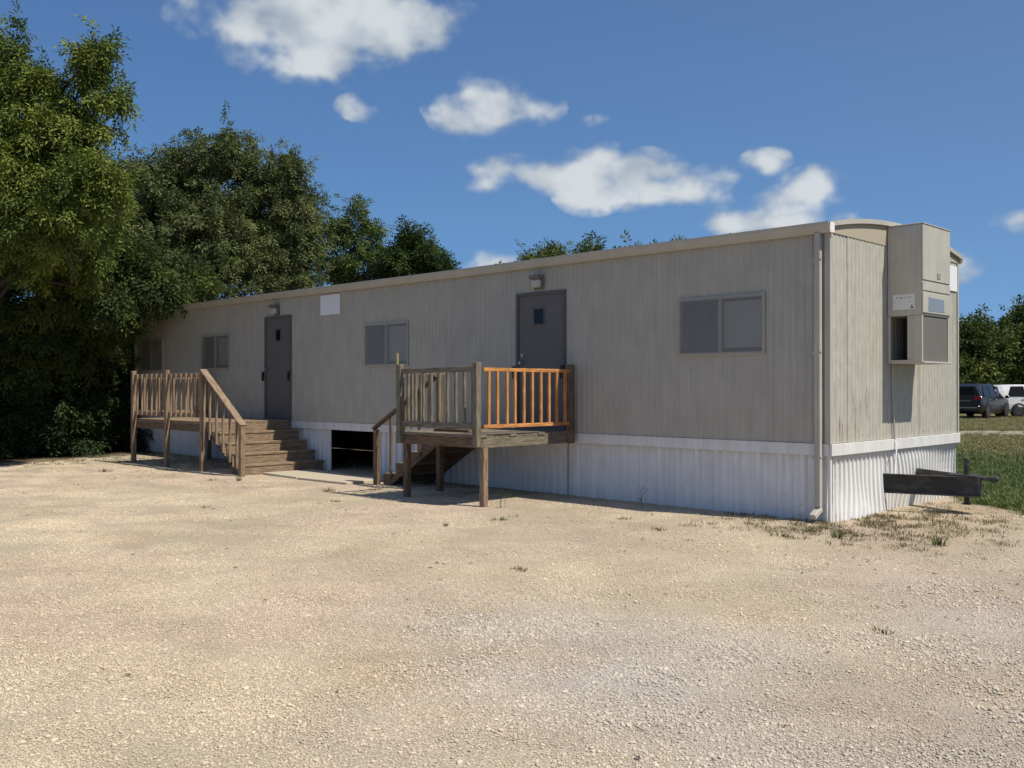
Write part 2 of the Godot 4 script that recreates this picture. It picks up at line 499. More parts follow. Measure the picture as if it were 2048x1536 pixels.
func multi(called: String, mesh: Mesh, m: Material, xf: Array, cols: Array, parent: Node = self) -> MultiMeshInstance3D:
	var mm := MultiMesh.new()
	mm.transform_format = MultiMesh.TRANSFORM_3D
	mm.use_colors = true
	mm.mesh = mesh
	mm.instance_count = xf.size()
	for i in xf.size():
		mm.set_instance_transform(i, xf[i])
		mm.set_instance_color(i, cols[i])
	var o := MultiMeshInstance3D.new()
	o.name = numbered(called, parent)
	o.multimesh = mm
	o.material_override = m
	parent.add_child(o)
	return o

func stone_into(m: MB, at: Vector3, r: float, squash: float) -> void:
	# a broken pebble: jittered icosahedron
	var t := (1.0 + sqrt(5.0)) / 2.0
	var p := [V(-1,t,0),V(1,t,0),V(-1,-t,0),V(1,-t,0),V(0,-1,t),V(0,1,t),V(0,-1,-t),V(0,1,-t),V(t,0,-1),V(t,0,1),V(-t,0,-1),V(-t,0,1)]
	var turn := Basis.from_euler(V(rng.randf() * TAU, rng.randf() * TAU, rng.randf() * TAU))
	var stretch := V(rng.randf_range(0.8, 1.35), squash, rng.randf_range(0.75, 1.1))
	var q := []
	for a in p:
		var d: Vector3 = turn * a.normalized() * r * rng.randf_range(0.78, 1.12)
		q.append(at + d * stretch)
	for f in [[0,11,5],[0,5,1],[0,1,7],[0,7,10],[0,10,11],[1,5,9],[5,11,4],[11,10,2],[10,7,6],[7,1,8],[3,9,4],[3,4,2],[3,2,6],[3,6,8],[3,8,9],[4,9,5],[2,4,11],[6,2,10],[8,6,7],[9,8,1]]:
		m.tri(q[f[0]], q[f[1]], q[f[2]])

func make_gravel() -> void:
	rng.seed = 5
	var kinds := []
	for kind in 3:
		var m := MB.new()
		for k in [1050, 800, 560][kind]:
			var a := rng.randf() * TAU; var d := 0.42 * sqrt(rng.randf()) * (0.75 + 0.25 * rng.randf())
			var r: float = [0.0040, 0.0051, 0.0064][kind] * exp(rng.randfn(0.0, 0.36))
			var t := clampf(rng.randfn(1.0, 0.17), 0.55, 1.45)
			var w := rng.randf_range(-0.05, 0.05)
			m.col = Color(t * (1.0 + w), t, t * (1.0 - w))
			stone_into(m, V(cos(a) * d, r * 0.28, sin(a) * d), r, rng.randf_range(0.55, 0.9))
		kinds.append(m.mesh())
	var xf := [[], [], []]; var co := [[], [], []]
	var fw := V(-0.703, 0, -0.711); var rt := V(0.711, 0, -0.703); var eye := V(5.324, 0, 10.733)
	var z := 2.6
	while z < 22.0:
		var s := 0.37 if z < 8.0 else 0.45
		var x := -0.62 * z - 1.0
		while x < 0.62 * z + 1.0:
			var p := eye + fw * (z + rng.randf_range(-0.2, 0.2)) + rt * (x + rng.randf_range(-0.2, 0.2))
			x += s
			if (p.x < 0.35 and p.z < 0.35) or on_grass(p.x, p.z) > 0.4: continue
			var c := ground_colour(p.x, p.z)
			var grey := smoothstep(1.55, 1.2, c.r / maxf(c.b, 0.01))
			var kind := 0
			if rng.randf() < grey * 1.1: kind = 1 if rng.randf() < 0.6 else 2
			elif rng.randf() < 0.15: kind = 1
			if (z > 9.0 and rng.randf() < 0.25) or in_wood(p.x, p.z) > 0.5: continue
			var k := 1.02 * rng.randf_range(0.94, 1.06)
			p.y = ground_height(p.x, p.z)
			xf[kind].append(Transform3D(Basis(Vector3.UP, rng.randf() * TAU).scaled(Vector3.ONE * rng.randf_range(0.85, 1.1)), p))
			co[kind].append(Color(c.r * k, c.g * k, c.b * k))
		z += s
	for kind in 3:
		var o := multi(["fine_gravel", "gravel", "coarse_gravel"][kind], kinds[kind], M.stone, xf[kind], co[kind])
		tag(o, ["fine tan gravel scattered over the lot", "pale mixed gravel lying over the lot", "coarse grey gravel along the wheel track in front"][kind], "gravel", "", "stuff")
	# a few larger pale stones
	var m := MB.new()
	for k in 70:
		var zz := rng.randf_range(4.2, 12.0); var xx := rng.randf_range(-0.1, 0.58) * zz
		var p := eye + fw * zz + rt * xx
		if (p.x < 0.4 and p.z < 0.4) or on_grass(p.x, p.z) > 0.2: continue
		var r := 0.0105 * exp(rng.randfn(0.0, 0.35))
		var t := rng.randf_range(0.45, 0.70)
		m.col = Color(t, t * 0.92, t * 0.78)
		stone_into(m, V(p.x, r * 0.3, p.z), r, 0.65)
	var o := obj("loose_gravel", m.mesh(), M.stone)
	tag(o, "larger pale stones lying loose on the gravel", "stones", "", "stuff")

# ---------------------------------------------------------------- trailer
func rib(t: float, pitch: float, h: float) -> float:
	var q := fposmod(t, pitch) / pitch
	return h * clampf(minf(q - 0.58, 0.98 - q) / 0.10, 0.0, 1.0)

# ribbed sheet from t0 to t1 between y0 and y1; holes are [t0, t1, y0, y1]; place(t, y, depth) gives the point
func sheet(m: MB, t0: float, t1: float, y0: float, y1: float, holes: Array, pitch: float, h: float, place: Callable, uvs := false) -> void:
	var cuts := [t0, t1]
	var k := floorf(t0 / pitch) - 1
	while k * pitch < t1 + pitch:
		for q in [0.58, 0.68, 0.88, 0.98]:
			var t: float = (k + q) * pitch
			if t > t0 and t < t1: cuts.append(t)
		k += 1
	for o in holes:
		for q in [o[0], o[1]]:
			if q > t0 and q < t1: cuts.append(q)
	cuts.sort()
	for i in cuts.size() - 1:
		var a: float = cuts[i]; var b: float = cuts[i + 1]
		if b - a < 1e-5: continue
		var mid := (a + b) * 0.5
		var spans := [[y0, y1]]
		for o in holes:
			if mid > o[0] and mid < o[1]:
				var left := []
				for s in spans:
					if o[2] > s[0]: left.append([s[0], minf(s[1], o[2])])
					if o[3] < s[1]: left.append([maxf(s[0], o[3]), s[1]])
				spans = left
		var ha := rib(a, pitch, h); var hb := rib(b, pitch, h)
		for s in spans:
			if s[1] - s[0] < 1e-4: continue
			var p := [place.call(a, s[0], ha), place.call(b, s[0], hb), place.call(b, s[1], hb), place.call(a, s[1], ha)]
			if uvs:
				var u := func(t: float, y: float) -> Vector2: return Vector2(t / WID, (WALL_HI - y) / (WALL_HI - WALL_LO))
				m.quad(p[0], p[1], p[2], p[3], u.call(a, s[0]), u.call(b, s[0]), u.call(b, s[1]), u.call(a, s[1]))
			else:
				m.quad(p[0], p[1], p[2], p[3])

func frame_into(m: MB, x0: float, x1: float, y0: float, y1: float, w: float, z0: float, z1: float) -> void:
	var zc := (z0 + z1) * 0.5; var d := z1 - z0
	m.box(V((x0 + x1) * 0.5, y1 - w * 0.5, zc), V(x1 - x0, w, d), 0.003)
	m.box(V((x0 + x1) * 0.5, y0 + w * 0.5, zc), V(x1 - x0, w, d), 0.003)
	m.box(V(x0 + w * 0.5, (y0 + y1) * 0.5, zc), V(w, y1 - y0 - 2 * w, d), 0.003)
	m.box(V(x1 - w * 0.5, (y0 + y1) * 0.5, zc), V(w, y1 - y0 - 2 * w, d), 0.003)

func screen_mesh(w: float, h: float) -> ArrayMesh:
	# expanded metal: zigzag strands that touch
	var m := MB.new()
	var px := 0.0165; var py := 0.020; var t := 0.0026
	var cols := int(w / px); var rows := int(h / py)
	for i in cols + 1:
		for j in rows:
			var s := 1.0 if (i + j) % 2 == 0 else -1.0
			var x := i * px
			var a := V(clampf(x - s * px * 0.5, 0.0, w), j * py, 0); var b := V(clampf(x + s * px * 0.5, 0.0, w), (j + 1) * py, 0)
			var d := (b - a).normalized(); var q := V(-d.y, d.x, 0) * t
			m.quad(a - q, b - q, b + q, a + q)
			m.quad(a + q, b + q, b + q + V(0, 0, -0.003), a + q + V(0, 0, -0.003))
	return m.mesh()

func make_window(p: Node, o: Array, screen: ArrayMesh, covered: bool) -> void:
	var m := MB.new()
	frame_into(m, o[0] - 0.03, o[1] + 0.03, o[2] - 0.03, o[3] + 0.03, 0.045, -0.05, 0.030)
	var f := obj("window", m.mesh(), M.win_frame, p)
	var mid: float = (o[0] + o[1]) * 0.5
	slab("mullion", V(mid - 0.018, o[2] + 0.015, -0.03), V(mid + 0.018, o[3] - 0.015, 0.026), M.win_frame, f, 0.003)
	slab("pane", V(o[0] + 0.015, o[2] + 0.015, -0.012), V(mid - 0.018, o[3] - 0.015, -0.008), M.glass, f)
	slab("pane", V(mid + 0.018, o[2] + 0.015, 0.002), V(o[1] - 0.015, o[3] - 0.015, 0.006), M.glass, f)
	if covered:
		slab("blind", V(mid + 0.01, o[2] + 0.07, -0.075), V(o[1] - 0.0, o[3] - 0.05, -0.065), M.blind, f)
	var s := obj("mesh_screen", screen, M.screen, f, V(o[0] - 0.005, o[2] - 0.005, 0.040))
	s.name = s.name

func make_door(p: Node, o: Array, lit: Array) -> void:
	var m := MB.new()
	frame_into(m, o[0] - 0.02, o[1] + 0.02, o[2] - 0.05, o[3] + 0.03, 0.05, -0.06, 0.034)
	var d := obj("door", bx(V(o[1] - o[0] - 0.064, o[3] - o[2] - 0.004, 0.045), 0.004), M.door, p, V((o[0] + o[1]) * 0.5, (o[2] + o[3]) * 0.5, -0.012))
	d.set_meta("label", "dark grey steel door with small vision light")
	obj("door_frame", m.mesh(), M.door_frame, p)
	var c := d.position
	var lm := MB.new()
	frame_into(lm, lit[0] - 0.025, lit[1] + 0.025, lit[2] - 0.025, lit[3] + 0.025, 0.027, 0.008, 0.022)
	obj("light_frame", lm.mesh(), M.door_frame, d, -c)
	slab("pane", V(lit[0], lit[2], 0.0115) - c, V(lit[1], lit[3], 0.0155) - c, M.glass_dark, d)
	# knob, deadbolt
	var k := MB.new()
	k.tube([V(o[0] + 0.11, 1.98, 0.01), V(o[0] + 0.11, 1.98, 0.045), V(o[0] + 0.11, 1.98, 0.06), V(o[0] + 0.11, 1.98, 0.085)], [0.035, 0.018, 0.03, 0.026], 10)
	obj("knob", k.mesh(), M.metal, d, -c)
	k = MB.new()
	k.tube([V(o[0] + 0.11, 2.10, 0.01), V(o[0] + 0.11, 2.10, 0.03)], [0.03, 0.028], 10)
	obj("deadbolt", k.mesh(), M.metal, d, -c)
	for x in [o[0] - 0.045, o[1] - 0.02]:
		slab("bar_bracket", V(x - 0.02, 1.74, 0.036), V(x + 0.03, 1.93, 0.075), M.black, p, 0.004)

func make_trailer() -> void:
	rng.seed = 31
	var t := thing("mobile_office", "long beige ribbed metal site office trailer with white skirting", "trailer")
	var wins := [[-18.60, -17.36, 2.03, 2.78], [-15.35, -14.11, 2.03, 2.77], [-9.10, -7.87, 2.01, 2.75], [-2.12, -0.87, 2.04, 2.76]]
	var doors := [[-12.58, -11.62, 0.95, 3.05], [-5.16, -4.18, 0.95, 3.03]]
	var holes := wins + doors
	var front := func(x: float, y: float, d: float) -> Vector3: return V(x, y, d)
	var x := -LEN
	while x < -0.05:
		var e := minf(x + 1.2, -0.02)
		var m := MB.new()
		sheet(m, x, e + 0.006, WALL_LO, WALL_HI, holes, 0.1, 0.008, front)
		obj("siding_panel", m.mesh(), M.siding, t, V(0, 0, rng.randf_range(-0.0018, 0.0018)))
		x += 1.2
	# near end wall
	var zs := [0.0, 0.45, 1.60, 2.63, 3.42, WID]
	var endp := func(s: float, y: float, d: float) -> Vector3: return V(d, y, -s)
	for i in zs.size() - 1:
		var m := MB.new()
		sheet(m, zs[i] + 0.002, zs[i + 1] - 0.002, WALL_LO, 3.45, [], 0.1, 0.0065, endp, true)
		obj("siding_panel", m.mesh(), M.end_siding, t, V([0.0, 0.004, 0.0, 0.004, 0.001][i], 0, 0))
	slab("wall_sheathing", V(-0.030, WALL_LO, -WID + 0.02), V(-0.006, 3.45, -0.02), M.inside, t)
	# back and far end
	for k in 15:
		var m := MB.new()
		sheet(m, k * 1.25, k * 1.25 + 1.245, WALL_LO, WALL_HI, [], 0.1, 0.010, func(s: float, y: float, d: float) -> Vector3: return V(-s, y, -WID - d))
		for i in m.n.size(): m.n[i] = V(0, 0, -1) if absf(m.n[i].z) > 0.9 else m.n[i]
		obj("siding_panel", m.mesh(), M.siding, t)
	slab("far_end_wall", V(-LEN - 0.02, WALL_LO, -WID), V(-LEN, WALL_HI, -0.01), M.siding, t)
	slab("back_wall", V(-LEN + 0.05, WALL_LO + 0.02, -WID + 0.02), V(-0.05, WALL_HI - 0.05, -WID + 0.06), M.inside, t)
	slab("floor_deck", V(-LEN + 0.02, 0.80, -WID + 0.03), V(-0.04, WALL_LO - 0.002, -0.08), M.inside, t)
	slab("inner_ceiling", V(-LEN + 0.03, 3.30, -WID + 0.07), V(-0.06, 3.33, -0.08), M.inside, t)
	# roof: shallow bow
	var m := MB.new()
	var arc := func(q: float) -> float: return 3.545 + 0.215 * (1.0 - pow((q + WID * 0.5) / (WID * 0.5 + 0.09), 2.0))
	var top := []; var low := []
	for i in 25:
		var q := 0.085 - (WID + 0.17) * i / 24.0
		top.append(Vector2(q, arc.call(q))); low.append(Vector2(q, arc.call(q) - 0.022))
	for i in 24:
		m.quad(V(-LEN - 0.05, top[i].y, top[i].x), V(0.05, top[i].y, top[i].x), V(0.05, top[i + 1].y, top[i + 1].x), V(-LEN - 0.05, top[i + 1].y, top[i + 1].x))
		m.quad(V(-LEN - 0.05, low[i + 1].y, low[i + 1].x), V(0.05, low[i + 1].y, low[i + 1].x), V(0.05, low[i].y, low[i].x), V(-LEN - 0.05, low[i].y, low[i].x))
		m.quad(V(0.05, low[i].y, low[i].x), V(0.05, low[i + 1].y, low[i + 1].x), V(0.05, top[i + 1].y, top[i + 1].x), V(0.05, top[i].y, top[i].x))
		m.quad(V(-LEN - 0.05, low[i + 1].y, low[i + 1].x), V(-LEN - 0.05, low[i].y, low[i].x), V(-LEN - 0.05, top[i].y, top[i].x), V(-LEN - 0.05, top[i + 1].y, top[i + 1].x))
	m.quad(V(-LEN - 0.05, low[0].y, low[0].x), V(0.05, low[0].y, low[0].x), V(0.05, top[0].y, top[0].x), V(-LEN - 0.05, top[0].y, top[0].x))
	obj("roof", m.mesh(), M.roof, t)
	# bowed gable panel under the roof edge, and the hem that covers its lower edge
	m = MB.new()
	for i in 24:
		var a: Vector2 = low[i]; var b: Vector2 = low[i + 1]
		var za := clampf(a.x, -WID, 0.0); var zb := clampf(b.x, -WID, 0.0)
		m.quad(V(0.014, 3.44, za), V(0.014, 3.44, zb), V(0.014, b.y, zb), V(0.014, a.y, za))
	obj("gable_panel", m.mesh(), M.gable, t)
	m = MB.new()
	for i in 24:
		var a: Vector2 = low[i]; var b: Vector2 = low[i + 1]
		var za := clampf(a.x, -WID, 0.0); var zb := clampf(b.x, -WID, 0.0)
		m.quad(V(-LEN - 0.022, 3.44, zb), V(-LEN - 0.022, 3.44, za), V(-LEN - 0.022, a.y, za), V(-LEN - 0.022, b.y, zb))
	obj("gable_panel", m.mesh(), M.gable, t)
	# roof edge strip along the end
	m = MB.new()
	for i in 24:
		var a: Vector2 = low[i]; var b: Vector2 = low[i + 1]
		m.quad(V(0.052, a.y - 0.03, a.x), V(0.052, b.y - 0.03, b.x), V(0.052, b.y + 0.028, b.x), V(0.052, a.y + 0.028, a.x))
		m.quad(V(0.018, b.y - 0.03, b.x), V(0.052, b.y - 0.03, b.x), V(0.052, a.y - 0.03, a.x), V(0.018, a.y - 0.03, a.x))
	obj("roof_edge", m.mesh(), M.trim, t)
	# gutters, in lengths that sag a little
	for side in 2:
		var sy := 0.0; var gx := -LEN - 0.04
		var k := 0
		while gx < 0.03:
			var ge := minf(gx + 3.13, 0.045)
			var ny := rng.randf_range(-0.012, 0.004)
			if ge > 0.0: ny = 0.0
			var sec := [Vector2(0, 0), Vector2(0.055, 0.0), Vector2(0.075, 0.03), Vector2(0.10, 0.09), Vector2(0.105, 0.125), Vector2(0.095, 0.125), Vector2(0.09, 0.095), Vector2(0.06, 0.02), Vector2(0.008, 0.01), Vector2(0.006, 0.13), Vector2(0, 0.13)]
			var g := MB.new()
			var out := V(0, 0, 1) if side == 0 else V(0, 0, -1)
			var zb := 0.014 if side == 0 else -WID - 0.014
			var s2 := sec.duplicate()
			if side == 0: s2.reverse()
			g.sweep(s2, V(gx, 3.435 + sy, zb), V(ge - 0.001, 3.435 + ny, zb), out, Vector3.UP)
			obj("gutter", g.mesh(), M.trim, t)
			gx = ge; sy = ny; k += 1
			if ge >= 0.045: break
	# downspouts with a kick at the foot
	for d in [[-0.115, 1.0], [-LEN + 0.03, -1.0]]:
		var g := MB.new()
		g.box(V(d[0], 1.78, 0.062), V(0.078, 3.20, 0.062), 0.006)
		g.box(V(d[0], 0.115, 0.115), V(0.078, 0.064, 0.20), 0.006, Basis(Vector3.RIGHT, 0.45))
		g.box(V(d[0], 3.405, 0.064), V(0.07, 0.07, 0.055), 0.004)
		obj("downspout", g.mesh(), M.trim, t)
		for y in [0.75, 2.0, 3.1]:
			slab("strap", V(d[0] - 0.06, y, 0.092), V(d[0] + 0.06, y + 0.025, 0.0955), M.trim, t)
	# corner trims
	slab("corner_trim", V(-0.055, WALL_LO, 0.0115), V(0.010, 3.435, 0.0155), M.trim, t)
	slab("corner_trim", V(0.0102, WALL_LO, -0.045), V(0.0152, 3.44, 0.0155), M.trim, t)
	slab("corner_trim", V(0.0102, WALL_LO, -WID - 0.014), V(0.0162, 3.44, -WID + 0.035), M.trim, t)
	slab("corner_trim", V(-LEN - 0.024, WALL_LO, 0.0115), V(-LEN + 0.05, 3.435, 0.0155), M.trim, t)
	# rubber and flashing bits at the near top corner
	m = MB.new()
	m.box(V(0.048, 3.49, 0.03), V(0.012, 0.12, 0.11), 0.003)
	obj("gutter_cap", m.mesh(), M.white, t)
	# skirting: white ribbed sheets, each its own panel
	var front2 := func(s: float, y: float, d: float) -> Vector3: return V(s, y, d - 0.062)
	var sx := [[-LEN, -17.6, 0.075], [-17.6, -16.45, 0.075], [-16.45, -15.3, 0.075], [-15.3, -14.55, 0.075], [-14.55, -13.75, 0.075], [-13.75, -12.9, 0.42], [-12.9, -12.0, 0.42], [-12.0, -11.1, 0.30], [-11.1, -10.27, 0.14]]
	var q := -8.72
	while q < -0.1:
		var e2 := minf(q + 0.91, 0.0)
		sx.append([q, e2, 0.1525 if q < -4.5 else 0.303])
		q += 0.91
	for s in sx:
		m = MB.new()
		sheet(m, s[0], s[1] + 0.012, -0.02, 0.83, [], s[2], 0.034 if s[2] > 0.1 else 0.014, front2)
		obj("skirt_panel", m.mesh(), M.skirt, t, V(0, 0, rng.randf_range(-0.004, 0.004)))
	# near end skirting, buckled
	var bend := func(s: float, y: float, d: float) -> Vector3:
		var low_ := clampf((0.83 - y) / 0.83, 0.0, 1.0)
		var bulge := 0.075 * sin(clampf(s / 1.55, 0.0, 1.0) * PI * 0.85) * low_ * low_ if s < 1.56 else 0.045 * sin((s - 1.6) * 2.1) * sin(low_ * PI)
		var shift := 0.10 * low_ * low_ * sin(clampf(s / 1.55, 0.0, 1.0) * PI) if s < 1.56 else -0.05 * sin(low_ * PI) * exp(-(s - 1.6) * 1.3)
		return V(-0.035 + d + bulge + 0.010 * sin(s * 9.0 + y * 5.0) * low_, y, -s + shift + 0.018 * sin(y * 7.0 + s * 3.7) * low_)
	for s in [[0.0, 0.78], [0.78, 1.545], [1.556, 2.45], [2.45, 3.3], [3.3, WID]]:
		m = MB.new()
		for j in 8:
			sheet(m, s[0], s[1] + 0.006, -0.02 + 0.85 * j / 8.0, -0.02 + 0.85 * (j + 1) / 8.0, [], 0.115, 0.022, bend)
		obj("skirt_panel", m.mesh(), M.skirt, t)
	slab("skirt_panel", V(-LEN, 0.0, -WID + 0.02), V(-0.02, 0.83, -WID + 0.03), M.skirt, t)
	slab("skirt_panel", V(-LEN - 0.01, 0.0, -WID + 0.03), V(-LEN, 0.83, -0.045), M.skirt, t)
	slab("skirt_post", V(-0.05, -0.02, -0.05), V(0.004, 0.80, -0.012), M.skirt, t, 0.004)
	# trim band above the skirting
	for s in [[-LEN, -11.55], [-11.55, -5.9], [-5.9, -0.0]]:
		slab("skirt_trim", V(s[0], 0.785, -0.030), V(s[1] - 0.003, 0.926, 0.008), M.skirt, t, 0.003)
		slab("skirt_trim", V(s[0], 0.909, 0.0081), V(s[1] - 0.003, 0.927, 0.020), M.skirt, t, 0.002)
	slab("skirt_trim", V(0.0005, 0.785, -WID - 0.01), V(0.034, 0.925, 0.010), M.skirt, t, 0.003)
	# framing seen through the gap in the skirting
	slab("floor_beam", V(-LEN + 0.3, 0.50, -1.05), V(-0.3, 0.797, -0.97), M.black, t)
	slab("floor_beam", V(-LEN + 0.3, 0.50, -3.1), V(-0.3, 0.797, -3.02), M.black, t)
	# windows and doors
	var scr := screen_mesh(1.25, 0.75)
	for i in wins.size(): make_window(t, wins[i], scr, i >= 1)
	make_door(t, doors[0], [-12.17, -12.00, 2.57, 2.79])
	make_door(t, doors[1], [-4.80, -4.60, 2.57, 2.80])
	# drawbar
	var beam := func(a: Vector3, b: Vector3, out: float) -> void:
		var sec := [Vector2(0, -0.125), Vector2(0.06, -0.125), Vector2(0.06, -0.113), Vector2(0.010, -0.113), Vector2(0.010, 0.113), Vector2(0.06, 0.113), Vector2(0.06, 0.125), Vector2(0, 0.125)]
		var bm := MB.new()
		var d: Vector3 = (b - a).normalized()
		var r := V(-d.z, 0, d.x) * -out
		var s3 := sec.duplicate()
		if out < 0: s3.reverse()
		bm.sweep(s3, a, b, r, Vector3.UP)
		obj("tongue_beam", bm.mesh(), M.steel, t)
	beam.call(V(-0.25, 0.362, -1.46), V(1.00, 0.345, -1.99), -1.0)
	beam.call(V(-0.25, 0.372, -2.62), V(1.00, 0.345, -2.07), 1.0)
	m = MB.new()
	m.box(V(0.985, 0.345, -2.03), V(0.05, 0.25, 0.14), 0.006)
	m.box(V(1.06, 0.455, -2.03), V(0.16, 0.05, 0.08), 0.012)
	m.tube([V(1.13, 0.455, -2.03), V(1.19, 0.455, -2.03), V(1.22, 0.44, -2.03)], [0.045, 0.05, 0.03], 10)
	obj("coupler", m.mesh(), M.steel, t)
	m = MB.new()
	m.tube([V(0.84, 0.13, -2.03), V(0.84, 0.66, -2.03)], [0.032, 0.032], 10)
	m.tube([V(0.84, 0.66, -2.03), V(0.84, 0.70, -2.03)], [0.042, 0.03], 10)
	m.tube([V(0.84, 0.69, -2.03), V(0.74, 0.75, -2.03)], [0.010, 0.010], 6)
	m.box(V(0.84, 0.12, -2.03), V(0.09, 0.02, 0.09), 0.003)
	obj("tongue_jack", m.mesh(), M.steel, t)
	slab("hitch_plate", V(0.62, 0.475, -2.16), V(0.99, 0.49, -1.90), M.steel, t)

func make_wall_things() -> void:
	rng.seed = 8
	for d in [[-12.14, "bronze wall lamp above the door at the top of the wide steps"], [-4.69, "bronze wall lamp above the door behind the orange railing"]]:
		var l := thing("wall_lamp", d[1], "lamp", V(d[0], 3.10, 0.012), 0.0, "lamps over the trailer doors")
		slab("back_plate", V(-0.10, 0.0, 0.0), V(0.10, 0.21, 0.03), M.bronze, l, 0.006)
		slab("hood", V(-0.10, 0.15, 0.03), V(0.10, 0.21, 0.15), M.bronze, l, 0.012)
		slab("lens", V(-0.085, 0.02, 0.0305), V(0.085, 0.149, 0.115), M.lamp_glass, l, 0.02)
	var s := obj("sign_board", bx(V(0.66, 0.39, 0.006), 0.001), M.white, self, V(-10.22, 3.20, 0.017))
	tag(s, "blank white rectangular sign on the beige wall beside the door", "sign")
	s = obj("sign_board", bx(V(0.006, 0.37, 1.15), 0.001), M.white, self, V(0.0185, 3.20, -3.42))
	tag(s, "bright white blank panel on the end wall behind the air conditioner", "sign")

func make_air_conditioner() -> void:
	rng.seed = 19
	var a := thing("air_conditioner", "tall beige wall air conditioner hanging on the trailer end", "air conditioner", V(0.017, 1.91, -2.03))
	var hw := 0.46; var d := 0.445
	# cabinet shell as sheets so that the side really opens
	var m := MB.new()
	m.box(V(d * 0.5, 1.19, 0), V(d, 1.16, hw * 2), 0.008)
	obj("upper_cabinet", m.mesh(), M.cabinet, a)
	for s in [[1.06, 1.768, 0.012], [0.925, 1.045, 0.012], [0.64, 0.91, 0.016]]:
		var p := slab("front_panel", V(d + 0.0005, s[0], -hw + 0.004), V(d + s[2], s[1], hw - 0.004), M.cabinet, a, 0.006)
		p.name = p.name
	slab("top_flange", V(0.0, 1.7705, -hw - 0.006), V(d + 0.02, 1.785, hw + 0.006), M.cabinet, a, 0.004)
	slab("badge", V(d + 0.0125, 1.10, -0.115), V(d + 0.016, 1.175, -0.005), M.grille, a)
	m = MB.new()
	var edge := [Vector2(0.29, 0.665), Vector2(0.295, 0.73), Vector2(0.283, 0.76), Vector2(0.29, 0.845), Vector2(-0.22, 0.838), Vector2(-0.235, 0.75), Vector2(-0.222, 0.71), Vector2(-0.25, 0.67)]
	var e3 := []
	for q in edge: e3.append(Vector2(-q.x, q.y))
	m.sweep(e3, V(d + 0.0165, 0, 0), V(d + 0.0185, 0, 0), V(0, 0, -1), Vector3.UP)
	obj("tape_patch", m.mesh(), M.tape, a)
	# lower part: posts, floor, back, coil behind a grille
	slab("base_pan", V(0.0, 0.0, -hw), V(d + 0.03, 0.022, hw), M.cabinet, a, 0.004)
	slab("corner_post", V(d - 0.10, 0.022, hw - 0.012), V(d, 0.608, hw), M.cabinet, a)
	slab("corner_post", V(d - 0.012, 0.022, hw - 0.045), V(d + 0.0004, 0.608, hw - 0.0125), M.cabinet, a)
	slab("corner_post", V(d - 0.10, 0.022, -hw), V(d, 0.608, -hw + 0.05), M.cabinet, a)
	slab("side_edge", V(0.0, 0.022, hw - 0.012), V(0.045, 0.608, hw), M.cabinet, a)
	slab("side_edge", V(0.045, 0.022, hw - 0.012), V(d - 0.10, 0.042, hw), M.cabinet, a)
	slab("side_panel", V(0.0, 0.022, -hw), V(d - 0.10, 0.608, -hw + 0.012), M.cabinet, a)
	slab("air_baffle", V(0.255, 0.043, hw - 0.05), V(d - 0.101, 0.607, hw - 0.014), M.cabinet, a)
	slab("coil", V(d - 0.075, 0.03, -hw + 0.06), V(d - 0.05, 0.60, hw - 0.05), M.dark_in, a)
	slab("inner_partition", V(0.02, 0.03, -0.02), V(d - 0.08, 0.60, 0.0), M.dark_in, a)
	m = MB.new()
	for k in 44:
		var y := 0.03 + k * 0.0130
		m.box(V(d - 0.018, y, -0.025), V(0.012, 0.0085, hw * 2 - 0.14), 0.0)
	for k in 22:
		m.box(V(d - 0.0105, 0.31, -hw + 0.07 + k * 0.038), V(0.003, 0.57, 0.006), 0.0)
	obj("condenser_grille", m.mesh(), M.grille, a)
	# notice on the side
	var n := slab("notice", V(0.075, 0.69, hw + 0.0005), V(0.355, 0.885, hw + 0.002), M.label, a)
	var c := n.position
	var font := SystemFont.new()
	font.font_names = PackedStringArray(["Droid Sans"])
	var tm := TextMesh.new()
	tm.text = "# Apr 11 97"
	tm.font = font
	tm.font_size = 24
	tm.pixel_size = 0.0016
	tm.depth = 0.0006
	obj("lettering", tm, M.ink, n, V(0.0, 0.055, 0.0012))
	m = MB.new()
	m.box(V(0.105, -0.078, 0.001), V(0.04, 0.014, 0.0006))
	m.tri(V(0.09, -0.068, 0.0013), V(0.12, -0.068, 0.0013), V(0.105, -0.045, 0.0013))
	m.box(V(0.105, -0.042, 0.001), V(0.008, 0.02, 0.0006))
	obj("mark", m.mesh(), M.ink, n)
	m = MB.new()
	m.box(V(-0.125, 0.0, 0.001), V(0.012, 0.016, 0.0006))
	m.box(V(0.09, 0.005, 0.001), V(0.03, 0.006, 0.0006))
	obj("small_print", m.mesh(), M.tape, n)
	# conduit and cord below it
	var p := thing("conduit", "thin grey conduit running down the end wall below the air conditioner", "conduit", V(0.03, 0.9, -1.70))
	m = MB.new()
	m.tube([V(0.0, 1.005, 0.0), V(0.0, 0.6, -0.01), V(0.0, 0.03, -0.06)], [0.013, 0.013, 0.013], 8)
	obj("pipe", m.mesh(), M.pipe, p)
	m = MB.new()
	m.box(V(0.0, 0.93, 0.0), V(0.035, 0.05, 0.035), 0.006)
	m.box(V(0.0, 0.03, -0.06), V(0.03, 0.03, 0.03), 0.004)
	obj("fitting", m.mesh(), M.pipe, p)
	m = MB.new()
	m.tube([V(0.0, 0.03, -0.06), V(0.035, -0.08, -0.04), V(0.05, -0.25, 0.03), V(0.07, -0.42, 0.10)], [0.010, 0.010, 0.010, 0.010], 8)
	obj("cord", m.mesh(), M.white, p)

# ---------------------------------------------------------------- decks
func deck_post(p: Node, x: float, z: float, y0: float, y1: float, m: Material) -> void:
	slab("post", V(x - 0.044, y0, z - 0.044), V(x + 0.044, y1, z + 0.044), m, p, 0.005)

